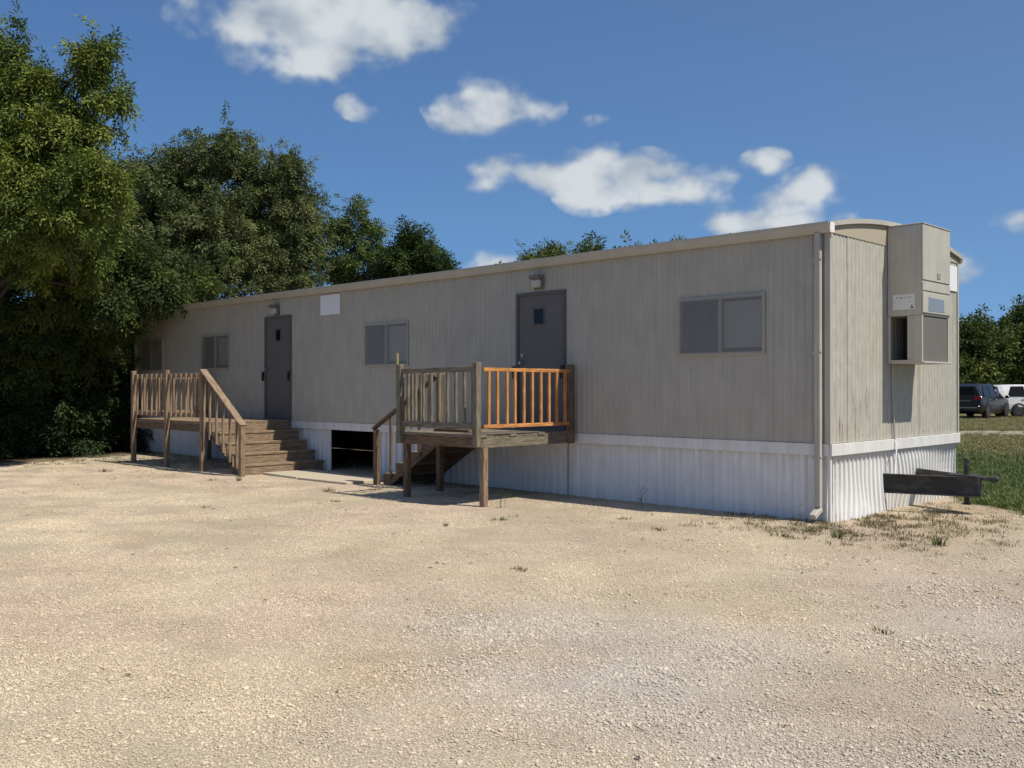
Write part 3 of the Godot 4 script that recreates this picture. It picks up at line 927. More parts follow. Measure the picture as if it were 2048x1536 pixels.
func make_left_deck() -> void:
	rng.seed = 41
	var d := thing("timber_deck", "weathered brown timber deck with wide steps below the far door", "deck", V(-12.5, 0, 0.9))
	var o := V(12.5, 0, -0.9)
	var w: Material = M.wood
	var zf := 1.80; var x0 := -14.80; var x1 := -11.60
	var z := 0.085
	while z < zf:
		slab("deck_board", V(x0 - 0.02, 0.905, z) + o, V(x1 + 0.02 + rng.randf_range(-0.006, 0.006), 0.943, z + 0.138) + o, w, d, 0.004)
		z += 0.1435
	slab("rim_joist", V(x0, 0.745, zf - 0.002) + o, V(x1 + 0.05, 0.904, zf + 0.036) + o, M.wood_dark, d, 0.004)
	slab("rim_joist", V(x0, 0.745, 0.06) + o, V(x0 + 0.038, 0.904, zf - 0.0025) + o, w, d, 0.004)
	slab("rim_joist", V(x1 - 0.038, 0.745, 0.06) + o, V(x1, 0.904, zf - 0.0025) + o, w, d, 0.004)
	for x in [-14.0, -13.2, -12.4]: slab("joist", V(x, 0.745, 0.06) + o, V(x + 0.038, 0.904, zf - 0.0025) + o, w, d)
	for x in [-14.74, -13.20, -11.72]:
		deck_post(d, x + o.x, zf + 0.082 + o.z, -0.05, 0.744, w)
		deck_post(d, x + o.x, zf + 0.082 + o.z, 0.745, 1.95, w)
	for x in [-14.74, -11.72]: deck_post(d, x + o.x, 0.16 + o.z, -0.05, 0.744, w)
	deck_post(d, -14.74 + o.x, 0.16 + o.z, 0.945, 1.93, w)
	# front rail in two bays
	for b in [[-14.69, -13.25, 6], [-13.15, -11.77, 6]]:
		bar("rail", V(b[0], 1.835, zf + 0.06) + o, V(b[1], 1.84, zf + 0.06) + o, 0.038, 0.085, w, d)
		bar("rail", V(b[0], 1.065, zf + 0.06) + o, V(b[1], 1.065, zf + 0.06) + o, 0.038, 0.085, w, d)
		for k in b[2]:
			var x: float = lerpf(b[0], b[1], (k + 0.75) / (b[2] + 0.5))
			slab("baluster", V(x - 0.019, 1.02, zf + 0.0795) + o, V(x + 0.019, 1.87 + rng.randf_range(-0.012, 0.012), zf + 0.117) + o, w, d, 0.003)
	# end rail on the far side
	bar("rail", V(-14.74, 1.83, 0.21) + o, V(-14.74, 1.83, zf + 0.03) + o, 0.038, 0.085, w, d)
	bar("rail", V(-14.74, 1.06, 0.21) + o, V(-14.74, 1.06, zf + 0.03) + o, 0.038, 0.085, w, d)
	for k in 9: slab("baluster", V(-14.72, 1.02, 0.33 + k * 0.165) + o, V(-14.682, 1.86, 0.368 + k * 0.165) + o, w, d, 0.003)
	# steps going down to the right
	var rise := 0.1885; var run := 0.29
	for k in 4:
		var y := rise * (4 - k); var nx := x1 + 0.02 + run * (k + 1)
		slab("tread", V(nx - run + 0.005, y - 0.038, 0.02) + o, V(nx - run * 0.52, y, zf - 0.03) + o, w, d, 0.004)
		slab("tread", V(nx - run * 0.5, y - 0.038, 0.02) + o, V(nx + 0.012, y + 0.002, zf - 0.03) + o, w, d, 0.004)
	for k in 5:
		var nx := x1 + 0.02 + run * k
		var y := rise * (5 - k) - 0.0385
		slab("riser", V(nx - 0.022, maxf(y - 0.149, 0.0), 0.03) + o, V(nx - 0.001, y, zf - 0.04) + o, w, d, 0.003)
	for zz in [0.035, 0.9, zf - 0.012]:
		var m := MB.new()
		var s := [Vector2(x1, 0.72), Vector2(x1 + 0.01, 0.904)]
		for k in 4:
			s.append(Vector2(x1 - 0.005 + run * k, rise * (4 - k) - 0.04)); s.append(Vector2(x1 - 0.005 + run * (k + 1), rise * (4 - k) - 0.04))
		s.append(Vector2(x1 - 0.005 + run * 4, 0.0)); s.append(Vector2(x1 - 0.005 + run * 4 - 0.16, 0.0))
		s.remove_at(1)
		s.insert(1, Vector2(x1, 0.88))
		s.reverse()
		m.sweep(s, V(0, 0, zz - 0.019) + o, V(0, 0, zz + 0.019) + o, Vector3.RIGHT, Vector3.UP)
		obj("stringer", m.mesh(), w, d)
	slab("side_skirt", V(x1 + 0.02, 0.60, zf + 0.0081) + o, V(x1 + 0.05, 0.744, zf + 0.036) + o, w, d)
	# stair rail
	var nwx := x1 + 0.02 + run * 4 + 0.16
	slab("newel_post", V(nwx - 0.044, -0.05, zf + 0.038) + o, V(nwx + 0.044, 0.90, zf + 0.126) + o, w, d, 0.005)
	bar("handrail", V(-11.69, 1.93, zf + 0.085) + o, V(nwx + 0.05, 0.915, zf + 0.085) + o, 0.14, 0.038, w, d)
	for k in 5:
		var t := (k + 0.7) / 5.6
		var x := lerpf(-11.66, nwx, t)
		var yb := maxf(0.14, 0.80 - 0.64 * (x - x1))
		slab("baluster", V(x - 0.019, yb - 0.02, zf + 0.0365) + o, V(x + 0.019, lerpf(1.905, 0.92, (x + 11.69) / (nwx + 11.69)) - 0.025, zf + 0.0745) + o, w, d, 0.003)

func make_right_deck() -> void:
	rng.seed = 43
	var d := thing("timber_deck", "small grey timber deck with new orange end railing below the near door", "deck", V(-4.9, 0, 0.95))
	var o := V(4.9, 0, -0.95)
	var w: Material = M.wood_grey
	var zf := 1.86; var x0 := -5.76; var x1 := -4.04
	var z := 0.07
	while z < zf + 0.02:
		slab("deck_board", V(x0 - 0.03, 0.925, z) + o, V(x1 + 0.045 + rng.randf_range(-0.012, 0.008), 0.962, z + 0.138) + o, w, d, 0.004)
		z += 0.1435
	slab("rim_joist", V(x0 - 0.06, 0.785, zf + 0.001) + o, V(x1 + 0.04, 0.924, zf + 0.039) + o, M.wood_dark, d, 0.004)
	slab("rim_joist", V(x1, 0.785, 0.06) + o, V(x1 + 0.038, 0.924, zf) + o, w, d, 0.004)
	slab("rim_joist", V(x0, 0.785, 0.06) + o, V(x0 + 0.038, 0.924, zf) + o, w, d, 0.004)
	for x in [-5.2, -4.65]: slab("joist", V(x, 0.785, 0.06) + o, V(x + 0.038, 0.924, zf) + o, w, d)
	# posts
	for x in [-5.66, -4.035]:
		deck_post(d, x + o.x, zf - 0.047 + o.z, -0.05, 0.784, M.wood_dark if x < -5 else M.wood)
		deck_post(d, x + o.x, zf + 0.084 + o.z, 0.80, 1.935, w)
	deck_post(d, -5.90 + o.x, 0.97 + o.z, -0.05, 1.90, M.wood_dark)
	deck_post(d, x1 + 0.083 + o.x, 0.125 + o.z, 0.785, 1.935, M.wood_dark)
	# front rail, weathered
	bar("rail", V(-5.615, 1.835, zf + 0.08) + o, V(-4.08, 1.85, zf + 0.08) + o, 0.038, 0.075, w, d)
	bar("rail", V(-5.615, 1.075, zf + 0.08) + o, V(-4.08, 1.075, zf + 0.08) + o, 0.038, 0.085, w, d)
	for k in 9:
		var x := -5.53 + k * 0.172
		slab("baluster", V(x - 0.018, 1.05, zf + 0.022) + o, V(x + 0.018, 1.86, zf + 0.0605) + o, w, d, 0.003)
	# end rail, new orange wood
	var nx := x1 + 0.085
	bar("rail", V(nx, 1.84, zf + 0.035) + o, V(nx, 1.84, 0.17) + o, 0.038, 0.05, M.wood_new, d)
	bar("rail", V(nx, 1.075, zf + 0.035) + o, V(nx, 1.075, 0.17) + o, 0.038, 0.05, M.wood_new, d)
	for k in 10:
		var zz := 1.80 - k * 0.170 + rng.randf_range(-0.012, 0.012)
		slab("baluster", V(nx - 0.015, 1.10, zz - 0.02) + o, V(nx + 0.018, 1.814, zz + 0.02) + o, M.wood_new, d, 0.003)
	# short side rail left of the steps
	bar("rail", V(-5.70, 1.83, 1.02) + o, V(-5.70, 1.83, zf + 0.03) + o, 0.038, 0.075, w, d)
	for k in 4: slab("baluster", V(-5.72, 0.99, 1.16 + k * 0.17) + o, V(-5.682, 1.79, 1.198 + k * 0.17) + o, w, d, 0.003)
	# steps going down to the left
	var rise := 0.192; var run := 0.32; var top := -6.0
	slab("deck_board", V(top, 0.925, 0.05) + o, V(x0 - 0.033, 0.962, 0.94) + o, w, d, 0.004)
	for k in 4:
		var y := rise * (4 - k); var ex := top - run * (k + 1)
		slab("tread", V(ex - 0.02, y - 0.038, 0.04) + o, V(ex + run - 0.005, y, 0.94) + o, w, d, 0.004)
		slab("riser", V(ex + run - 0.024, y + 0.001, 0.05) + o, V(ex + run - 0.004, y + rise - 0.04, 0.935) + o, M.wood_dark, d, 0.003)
	slab("riser", V(top - run * 4 - 0.004, 0.0, 0.05) + o, V(top - run * 4 + 0.016, rise - 0.04, 0.935) + o, M.wood_dark, d, 0.003)
	for zz in [0.06, 0.96]:
		var m := MB.new()
		var s := [Vector2(x0 + 0.02, 0.785), Vector2(x0 + 0.02, 0.92), Vector2(top - 0.02, 0.92)]
		for k in 4:
			s.append(Vector2(top - 0.02 - run * k, rise * (4 - k) - 0.005)); s.append(Vector2(top - 0.02 - run * (k + 1), rise * (4 - k) - 0.005))
		s.append(Vector2(top - 0.02 - run * 4, 0.0)); s.append(Vector2(-7.12, 0.0)); s.append(Vector2(top + 0.08, 0.72))
		m.sweep(s, V(0, 0, zz - 0.019) + o, V(0, 0, zz + 0.019) + o, Vector3.RIGHT, Vector3.UP)
		obj("stringer", m.mesh(), M.wood_dark, d)
	var hx := -7.42
	slab("newel_post", V(hx - 0.044, -0.05, 0.982) + o, V(hx + 0.044, 0.905, 1.07) + o, M.wood_dark, d, 0.005)
	bar("handrail", V(-5.88, 1.78, 1.045) + o, V(hx - 0.05, 0.92, 1.045) + o, 0.09, 0.04, M.wood_dark, d)
	for k in 3:
		var x := -7.08 + k * 0.36
		slab("baluster", V(x - 0.019, 0.13 + k * 0.192, 0.981) + o, V(x + 0.019, lerpf(0.93, 1.78, (x + 7.42) / 1.54) - 0.015, 1.019) + o, M.wood_dark, d, 0.003)
	bar("yellow_stake", V(-5.725, 1.62, zf + 0.09) + o, V(-5.73, 2.10, zf + 0.085) + o, 0.02, 0.045, M.yellow, d)
	# offcuts on the boards
	var b := obj("plank", bx(V(0.72, 0.038, 0.14), 0.004), M.wood_dark, self, V(-4.98, 0.9825, 1.50), Basis(Vector3.UP, 0.05))
	tag(b, "long brown offcut lying flat on the grey deck behind its railing", "plank")
	b = obj("plank", bx(V(0.40, 0.036, 0.12), 0.004), M.wood, self, V(-5.12, 1.020, 1.50), Basis(Vector3.UP, 0.02))
	tag(b, "short brown offcut resting on top of the longer plank", "plank")

func make_ground_things() -> void:
	rng.seed = 12
	for s in [[-9.72, 0.92, 1.22, 1.02, -0.06, "pale flat slab at the foot of the wide steps"], [-8.42, 0.98, 1.36, 0.95, 0.05, "pale flat slab before the dark gap in the skirting"]]:
		var o := obj("paving_slab", bx(V(s[2], 0.05, s[3]), 0.008), M.concrete, self, V(s[0], 0.012, s[1]), Basis(Vector3.UP, s[4]))
		tag(o, s[5], "paving slab", "slabs between the two decks", "thing")
	var names := ["lowest concrete block of the pier under the trailer", "second concrete block of the pier under the trailer", "third concrete block of the pier under the trailer"]
	for k in 3:
		var m := MB.new()
		m.box(V(-0.16, 0, 0), V(0.07, 0.19, 0.39), 0.006); m.box(V(0.16, 0, 0), V(0.07, 0.19, 0.39), 0.006)
		m.box(V(0, 0, 0), V(0.25, 0.188, 0.05)); m.box(V(0, 0, 0.17), V(0.25, 0.188, 0.05)); m.box(V(0, 0, -0.17), V(0.25, 0.188, 0.05))
		var o := obj("concrete_block", m.mesh(), M.block, self, V(-9.35 + 0.01 * k, 0.092 + k * 0.192, -0.78), Basis(Vector3.UP, 0.03 * k))
		tag(o, names[k], "block", "blocks of the pier seen through the gap")

# ---------------------------------------------------------------- cars
func car_ring(st: Array) -> Array:
	# st: s, bottom, belt, roof, half width at belt, half width at roof
	var w: float = st[4]; var r: float = st[5]
	var ym: float = lerpf(st[1], st[2], 0.55)
	return [V(-w * 0.90, st[1], st[0]), V(-w, lerpf(st[1], ym, 0.4), st[0]), V(-w * 1.01, ym, st[0]), V(-w * 0.975, st[2], st[0]), V(-lerpf(w, r, 0.55), lerpf(st[2], st[3], 0.55), st[0]), V(-r, lerpf(st[2], st[3], 0.95), st[0]), V(-r * 0.80, st[3], st[0]),
		V(r * 0.80, st[3], st[0]), V(r, lerpf(st[2], st[3], 0.95), st[0]), V(lerpf(w, r, 0.55), lerpf(st[2], st[3], 0.55), st[0]), V(w * 0.975, st[2], st[0]), V(w * 1.01, ym, st[0]), V(w, lerpf(st[1], ym, 0.4), st[0]), V(w * 0.90, st[1], st[0])]

func make_car(called: String, label: String, category: String, at: Vector3, turn: float, paint: Material, st: Array, side_glass: Array, wheels: Array, wr: float) -> Node3D:
	# built nose towards -z in its own axes: s is -z distance from the tail
	var c := thing(called, label, category, at, turn)
	var m := MB.new()
	var rings := []
	for s in st:
		var t: Array = s.duplicate()
		t[0] = -t[0]
		rings.append(car_ring(t))
	for i in rings.size() - 1:
		for k in 14:
			var j := (k + 1) % 14
			m.quad(rings[i][k], rings[i][j], rings[i + 1][j], rings[i + 1][k])
	for i in [0, rings.size() - 1]:
		var mid := Vector3.ZERO
		for p in rings[i]: mid += p
		mid /= 14.0
		for k in 14:
			m.poly_out([mid, rings[i][k], rings[i][(k + 1) % 14]], V(0, 0, 1 if i == 0 else -1), 0)
	var body := obj("body", m.mesh(), paint, c)
	var n := st.size()
	# side glass, just proud of the body
	var at_s := func(s: float, lo: bool, side: float) -> Vector3:
		for i in n - 1:
			if s >= st[i][0] and s <= st[i + 1][0]:
				var f: float = (s - st[i][0]) / (st[i + 1][0] - st[i][0])
				var q := []
				for k in 6: q.append(lerpf(st[i][k], st[i + 1][k], f))
				var t: float = 0.06 if lo else 0.86
				var wx: float = lerpf(q[4] * 0.975, lerpf(q[4], q[5], 0.55), t / 0.55) if t < 0.55 else lerpf(lerpf(q[4], q[5], 0.55), q[5], (t - 0.55) / 0.40)
				return V((wx + 0.030) * side, lerpf(q[2], q[3], t), -s)
		return Vector3.ZERO
	for g in side_glass:
		for side in [-1.0, 1.0]:
			var gm := MB.new()
			var a: Vector3 = at_s.call(g[0], true, side); var b: Vector3 = at_s.call(g[1], true, side)
			var d: Vector3 = at_s.call(g[3], false, side); var e: Vector3 = at_s.call(g[2], false, side)
			var inn := V(-0.03 * side, 0, 0)
			gm.poly_out([a, b, d, e], V(side, 0.3, 0), 0)
			gm.poly_out([a, b, b + inn, a + inn], V(0, -1, 0), 0)
			obj("side_window", gm.mesh(), M.glass_dark, c)
	# rear glass
	var r0: Array = st[0]; var r1: Array = st[1]
	var rg := MB.new()
	var yb: float = lerpf(r0[2], r0[3], 0.12)
	rg.box(V(0, (yb + r0[3]) * 0.5, 0.006), V(r0[5] * 1.75, (r0[3] - yb) * 0.82, 0.02), 0.006)
	obj("rear_window", rg.mesh(), M.glass_dark, c)
	for side in [-1.0, 1.0]:
		var tl := MB.new()
		tl.box(V(side * (r0[4] - 0.14), r0[2] - 0.05, 0.0), V(0.34, 0.17, 0.05), 0.015)
		tl.box(V(side * (r0[4] * 0.985), r0[2] - 0.04, -0.10), V(0.05, 0.15, 0.22), 0.015)
		obj("tail_light", tl.mesh(), M.red_lens, c)
		var mir := MB.new()
		mir.box(V(side * (st[n - 3][4] + 0.10), st[n - 3][2] + 0.06, -st[n - 3][0]), V(0.20, 0.15, 0.10), 0.03)
		obj("mirror", mir.mesh(), paint, c)
	slab("rear_bumper", V(-r0[4] * 0.95, r0[1] + 0.04, -0.05), V(r0[4] * 0.95, r0[1] + 0.27, 0.07), paint if paint == M.car_black else M.car_white, c, 0.03)
	slab("bumper_strip", V(-r0[4] * 0.85, r0[1] + 0.16, 0.0705), V(r0[4] * 0.85, r0[1] + 0.185, 0.078), M.chrome, c)
	slab("tailgate_strip", V(-0.45, r0[2] - 0.20, 0.001), V(0.45, r0[2] - 0.175, 0.012), M.chrome, c)
	for ws in wheels:
		for side in [-1.0, 1.0]:
			var tw := MB.new()
			var cx: float = side * (st[2][4] - 0.115)
			tw.tube([V(cx - 0.12, wr, -ws), V(cx - 0.10, wr, -ws), V(cx + 0.10, wr, -ws), V(cx + 0.12, wr, -ws)], [wr * 0.9, wr, wr, wr * 0.9], 20)
			var wheel := obj("wheel", tw.mesh(), M.tyre, c)
			var rm := MB.new()
			rm.tube([V(cx + side * 0.118, wr, -ws), V(cx + side * 0.126, wr, -ws)], [wr * 0.66, wr * 0.60], 16)
			obj("rim", rm.mesh(), M.rim, wheel)
			var arch := MB.new()
			for k in 12:
				var a0 := PI * k / 12.0; var a1 := PI * (k + 1) / 12.0
				var xx: float = side * (st[2][4] * 1.015 + 0.004)
				arch.poly_out([V(xx, wr + cos(a0) * 0, -ws) + V(0, sin(a0), cos(a0)) * wr * 0.98, V(xx, wr, -ws) + V(0, sin(a1), cos(a1)) * wr * 0.98, V(xx, wr, -ws) + V(0, sin(a1), cos(a1)) * wr * 1.16, V(xx, wr, -ws) + V(0, sin(a0), cos(a0)) * wr * 1.16], V(side, 0, 0), 0)
			obj("wheel_arch", arch.mesh(), M.black, c)
	for side in [-1.0, 1.0]:
		for g in side_glass.slice(0, 2):
			slab("handle", V(side * (st[2][4] + 0.012) - 0.012, st[2][2] - 0.13, -g[1] + 0.05), V(side * (st[2][4] + 0.012) + 0.012, st[2][2] - 0.10, -g[1] + 0.24), M.chrome, c)
	return c

func make_cars() -> void:
	rng.seed = 3
	# s, bottom, belt, roof, half width at belt, half width at roof
	var suv := [[0.0, 0.42, 1.12, 1.66, 0.90, 0.66], [0.25, 0.34, 1.12, 1.76, 0.94, 0.70], [1.0, 0.26, 1.10, 1.80, 0.96, 0.72], [2.4, 0.26, 1.08, 1.79, 0.96, 0.71], [3.0, 0.26, 1.07, 1.66, 0.96, 0.66], [3.6, 0.26, 1.05, 1.12, 0.95, 0.80], [4.6, 0.30, 0.92, 0.98, 0.92, 0.78], [4.95, 0.42, 0.72, 0.78, 0.80, 0.66]]
	make_car("parked_car", "black sport utility car parked on the grass showing its red tail light", "car", V(-12.45, 0.0, -39.2), 0.02, M.car_black, suv, [[0.42, 1.35, 0.62, 1.30], [1.42, 2.25, 1.38, 2.20], [2.33, 3.30, 2.28, 2.85]], [0.95, 3.85], 0.38)
	var van := [[0.0, 0.42, 1.08, 1.66, 0.92, 0.68], [0.22, 0.32, 1.10, 1.73, 0.96, 0.72], [1.0, 0.24, 1.09, 1.76, 0.98, 0.74], [2.4, 0.24, 1.06, 1.75, 0.98, 0.73], [3.2, 0.24, 1.04, 1.56, 0.97, 0.66], [4.2, 0.24, 1.00, 1.08, 0.95, 0.78], [4.8, 0.28, 0.84, 0.90, 0.90, 0.74], [5.1, 0.42, 0.66, 0.72, 0.76, 0.62]]
	make_car("parked_van", "white passenger van parked beyond the black car", "van", V(-12.60, 0.0, -43.9), -0.78, M.car_white, van, [[0.40, 1.35, 0.62, 1.30], [1.42, 2.35, 1.38, 2.30], [2.43, 3.75, 2.38, 3.10]], [0.95, 4.0], 0.36)

# ---------------------------------------------------------------- plants
func leaf_spray(n: int, length: float, width: float, spread_: float, droop: float) -> ArrayMesh:
	var m := MB.new()
	for k in n:
		var t := float(k) / n
		var a := k * 2.4 + rng.randf_range(-0.4, 0.4)
		var base := V(cos(a) * 0.03, sin(a) * 0.03 - t * t * droop * 0.3, t * spread_)
		var d := (V(cos(a), sin(a) * 0.7, 0.5 + 0.5 * t) + V(0, -droop, 0) + V(rng.randf_range(-0.3, 0.3), rng.randf_range(-0.3, 0.3), rng.randf_range(-0.3, 0.3))).normalized()
		var side := d.cross(V(rng.randf_range(-1, 1), 1, rng.randf_range(-1, 1)).normalized()).normalized()
		var up := side.cross(d)
		var l := length * rng.randf_range(0.7, 1.2); var w := width * rng.randf_range(0.8, 1.2)
		var tone := rng.randf_range(0.75, 1.25)
		m.col = Color(tone, tone, tone)
		var mid := base + d * l * 0.45
		m.tri(base, mid + side * w * 0.5 + up * w * 0.22, base + d * l)
		m.tri(base, base + d * l, mid - side * w * 0.5 + up * w * 0.22)
	return m.mesh()

# ells: [x, y, z, radius, height radius]; tones: two linear colours the leaves vary between
func make_tree(called: String, label: String, base: Vector3, ells: Array, spray: ArrayMesh, tones: Array, dens: float, clump: float, scale_: float, trunk_r: float, seed_: int, group := "", stems := 1, lean := Vector3.ZERO) -> Node3D:
	rng.seed = seed_
	var t := thing(called, label, "tree" if called.find("tree") >= 0 else "shrub", base, 0.0, group)
	var xf := []; var co := []; var tips := []; var hubs := []
	var lowest := 1e9
	for e in ells: lowest = minf(lowest, e[1] - e[4])
	for e in ells:
		var c := V(e[0], e[1], e[2]) - base
		var vol: float = e[3] * e[4]
		var nc := maxi(5, int(11.0 * vol / (clump * clump) * 0.35))
		hubs.append([c + V(0, -0.3 * e[4], 0), tips.size(), nc])
		for k in nc:
			var d := V(rng.randfn(), rng.randfn(), rng.randfn()).normalized()
			var r := pow(rng.randf(), 0.36) * rng.randf_range(0.9, 1.12)
			var p := c + V(d.x * e[3], d.y * e[4], d.z * e[3]) * r
			tips.append(p)
			var cr := clump * rng.randf_range(0.6, 1.25)
			var tone := clampf(rng.randfn(0.42, 0.28) + 0.25 * fine.get_noise_3d(p.x * 9, p.y * 9, p.z * 9), 0.0, 1.0)
			# half the leaves ball round the tip, half follow one or two shoots that leave it
			var way := (d * 0.8 + V(rng.randfn() * 0.5, 0.35 + rng.randfn() * 0.5, rng.randfn() * 0.5)).normalized()
			var way2 := (d * 0.5 + V(rng.randfn(), rng.randfn() * 0.6 - 0.2, rng.randfn())).normalized()
			var reach := cr * rng.randf_range(1.3, 2.6)
			for s in int(dens * rng.randf_range(0.7, 1.3)):
				var q := V(rng.randfn(), rng.randfn() * 0.8, rng.randfn()).normalized()
				var at := p + q * cr * 0.75 * pow(rng.randf(), 0.5)
				if s % 2 == 0:
					var f := rng.randf()
					at = p + (way if s % 4 == 0 else way2 * 0.8) * reach * f + q * cr * lerpf(0.40, 0.12, f) * rng.randf()
				var outw := (q * 0.8 + (at - c).normalized() * 0.5 + V(0, -0.35, 0) + V(rng.randfn(), rng.randfn(), rng.randfn()) * 0.3).normalized()
				var b := Basis.looking_at(-outw, V(rng.randf_range(-0.4, 0.4), 1, rng.randf_range(-0.4, 0.4))).rotated(outw, rng.randf_range(-0.8, 0.8))
				b = b.scaled(Vector3.ONE * scale_ * rng.randf_range(0.75, 1.25))
				xf.append(Transform3D(b, at))
				var a: Color = tones[0]; var z: Color = tones[1]
				var cc := a.lerp(z, clampf(tone + rng.randfn(0.0, 0.14), 0.0, 1.0))
				co.append(cc)
	# wood: stems, then a limb to each clump
	var m := MB.new()
	var mid := Vector3.ZERO
	for p in tips: mid += p
	mid /= tips.size()
	var forks := []
	for s in stems:
		var ang := TAU * s / stems + 0.6
		var foot := V(cos(ang), 0, sin(ang)) * (0.0 if stems == 1 else trunk_r * 1.6) + V(0, -0.05, 0)
		var f := V(lerpf(foot.x, mid.x, 0.45), maxf(lowest * 0.75, mid.y * 0.42), lerpf(foot.z, mid.z, 0.45)) + V(cos(ang), 0, sin(ang)) * (0.0 if stems == 1 else mid.y * 0.10) + lean
		var half := (foot + f) * 0.5 + V(rng.randf_range(-0.12, 0.12), 0, rng.randf_range(-0.12, 0.12))
		m.tube([foot, foot + V(0, 0.25, 0), half, f], [trunk_r * 1.35, trunk_r, trunk_r * 0.82, trunk_r * 0.62], 8)
		var topp := V(lerpf(f.x, mid.x, 0.8), mid.y + (mid.y - f.y) * 0.55, lerpf(f.z, mid.z, 0.8))
		m.tube([f, (f + topp) * 0.5 + V(0.1, 0, -0.1), topp], [trunk_r * 0.62, trunk_r * 0.4, trunk_r * 0.12], 6)
		forks.append([f, topp])
	# a bough to the middle of each part of the crown, twigs from there
	for i in hubs.size():
		var fk: Array = forks[i % forks.size()]
		var hub: Vector3 = hubs[i][0]
		var u := clampf((hub.y - fk[0].y) / maxf(0.3, fk[1].y - fk[0].y) - 0.4, 0.0, 0.85)
		var s0: Vector3 = fk[0].lerp(fk[1], u)
		var span := (hub - s0).length()
		var b1 := s0.lerp(hub, 0.35) + V(rng.randfn(), 1.2 + rng.randfn(), rng.randfn()) * 0.09 * span
		var b2 := s0.lerp(hub, 0.7) + V(rng.randfn(), 0.8 + rng.randfn(), rng.randfn()) * 0.08 * span
		var r0 := trunk_r * lerpf(0.40, 0.22, u)
		m.tube([s0, b1, b2, hub], [r0, r0 * 0.75, r0 * 0.5, r0 * 0.28], 6, false)
		for k in range(0, hubs[i][2], 2):
			var tip: Vector3 = tips[hubs[i][1] + k]
			var st: Vector3 = b2.lerp(hub, rng.randf())
			var bend := st.lerp(tip, 0.5) + V(rng.randfn(), rng.randfn(), rng.randfn()) * 0.10 * (tip - st).length()
			m.tube([st, bend, tip], [r0 * 0.26, r0 * 0.18, r0 * 0.06 + 0.003], 4, false)
	obj("trunk", m.mesh(), M.bark, t)
	var o := multi("crown", spray, M.leaf, xf, co, t)
	o.set_meta("kind", "stuff")
	return t

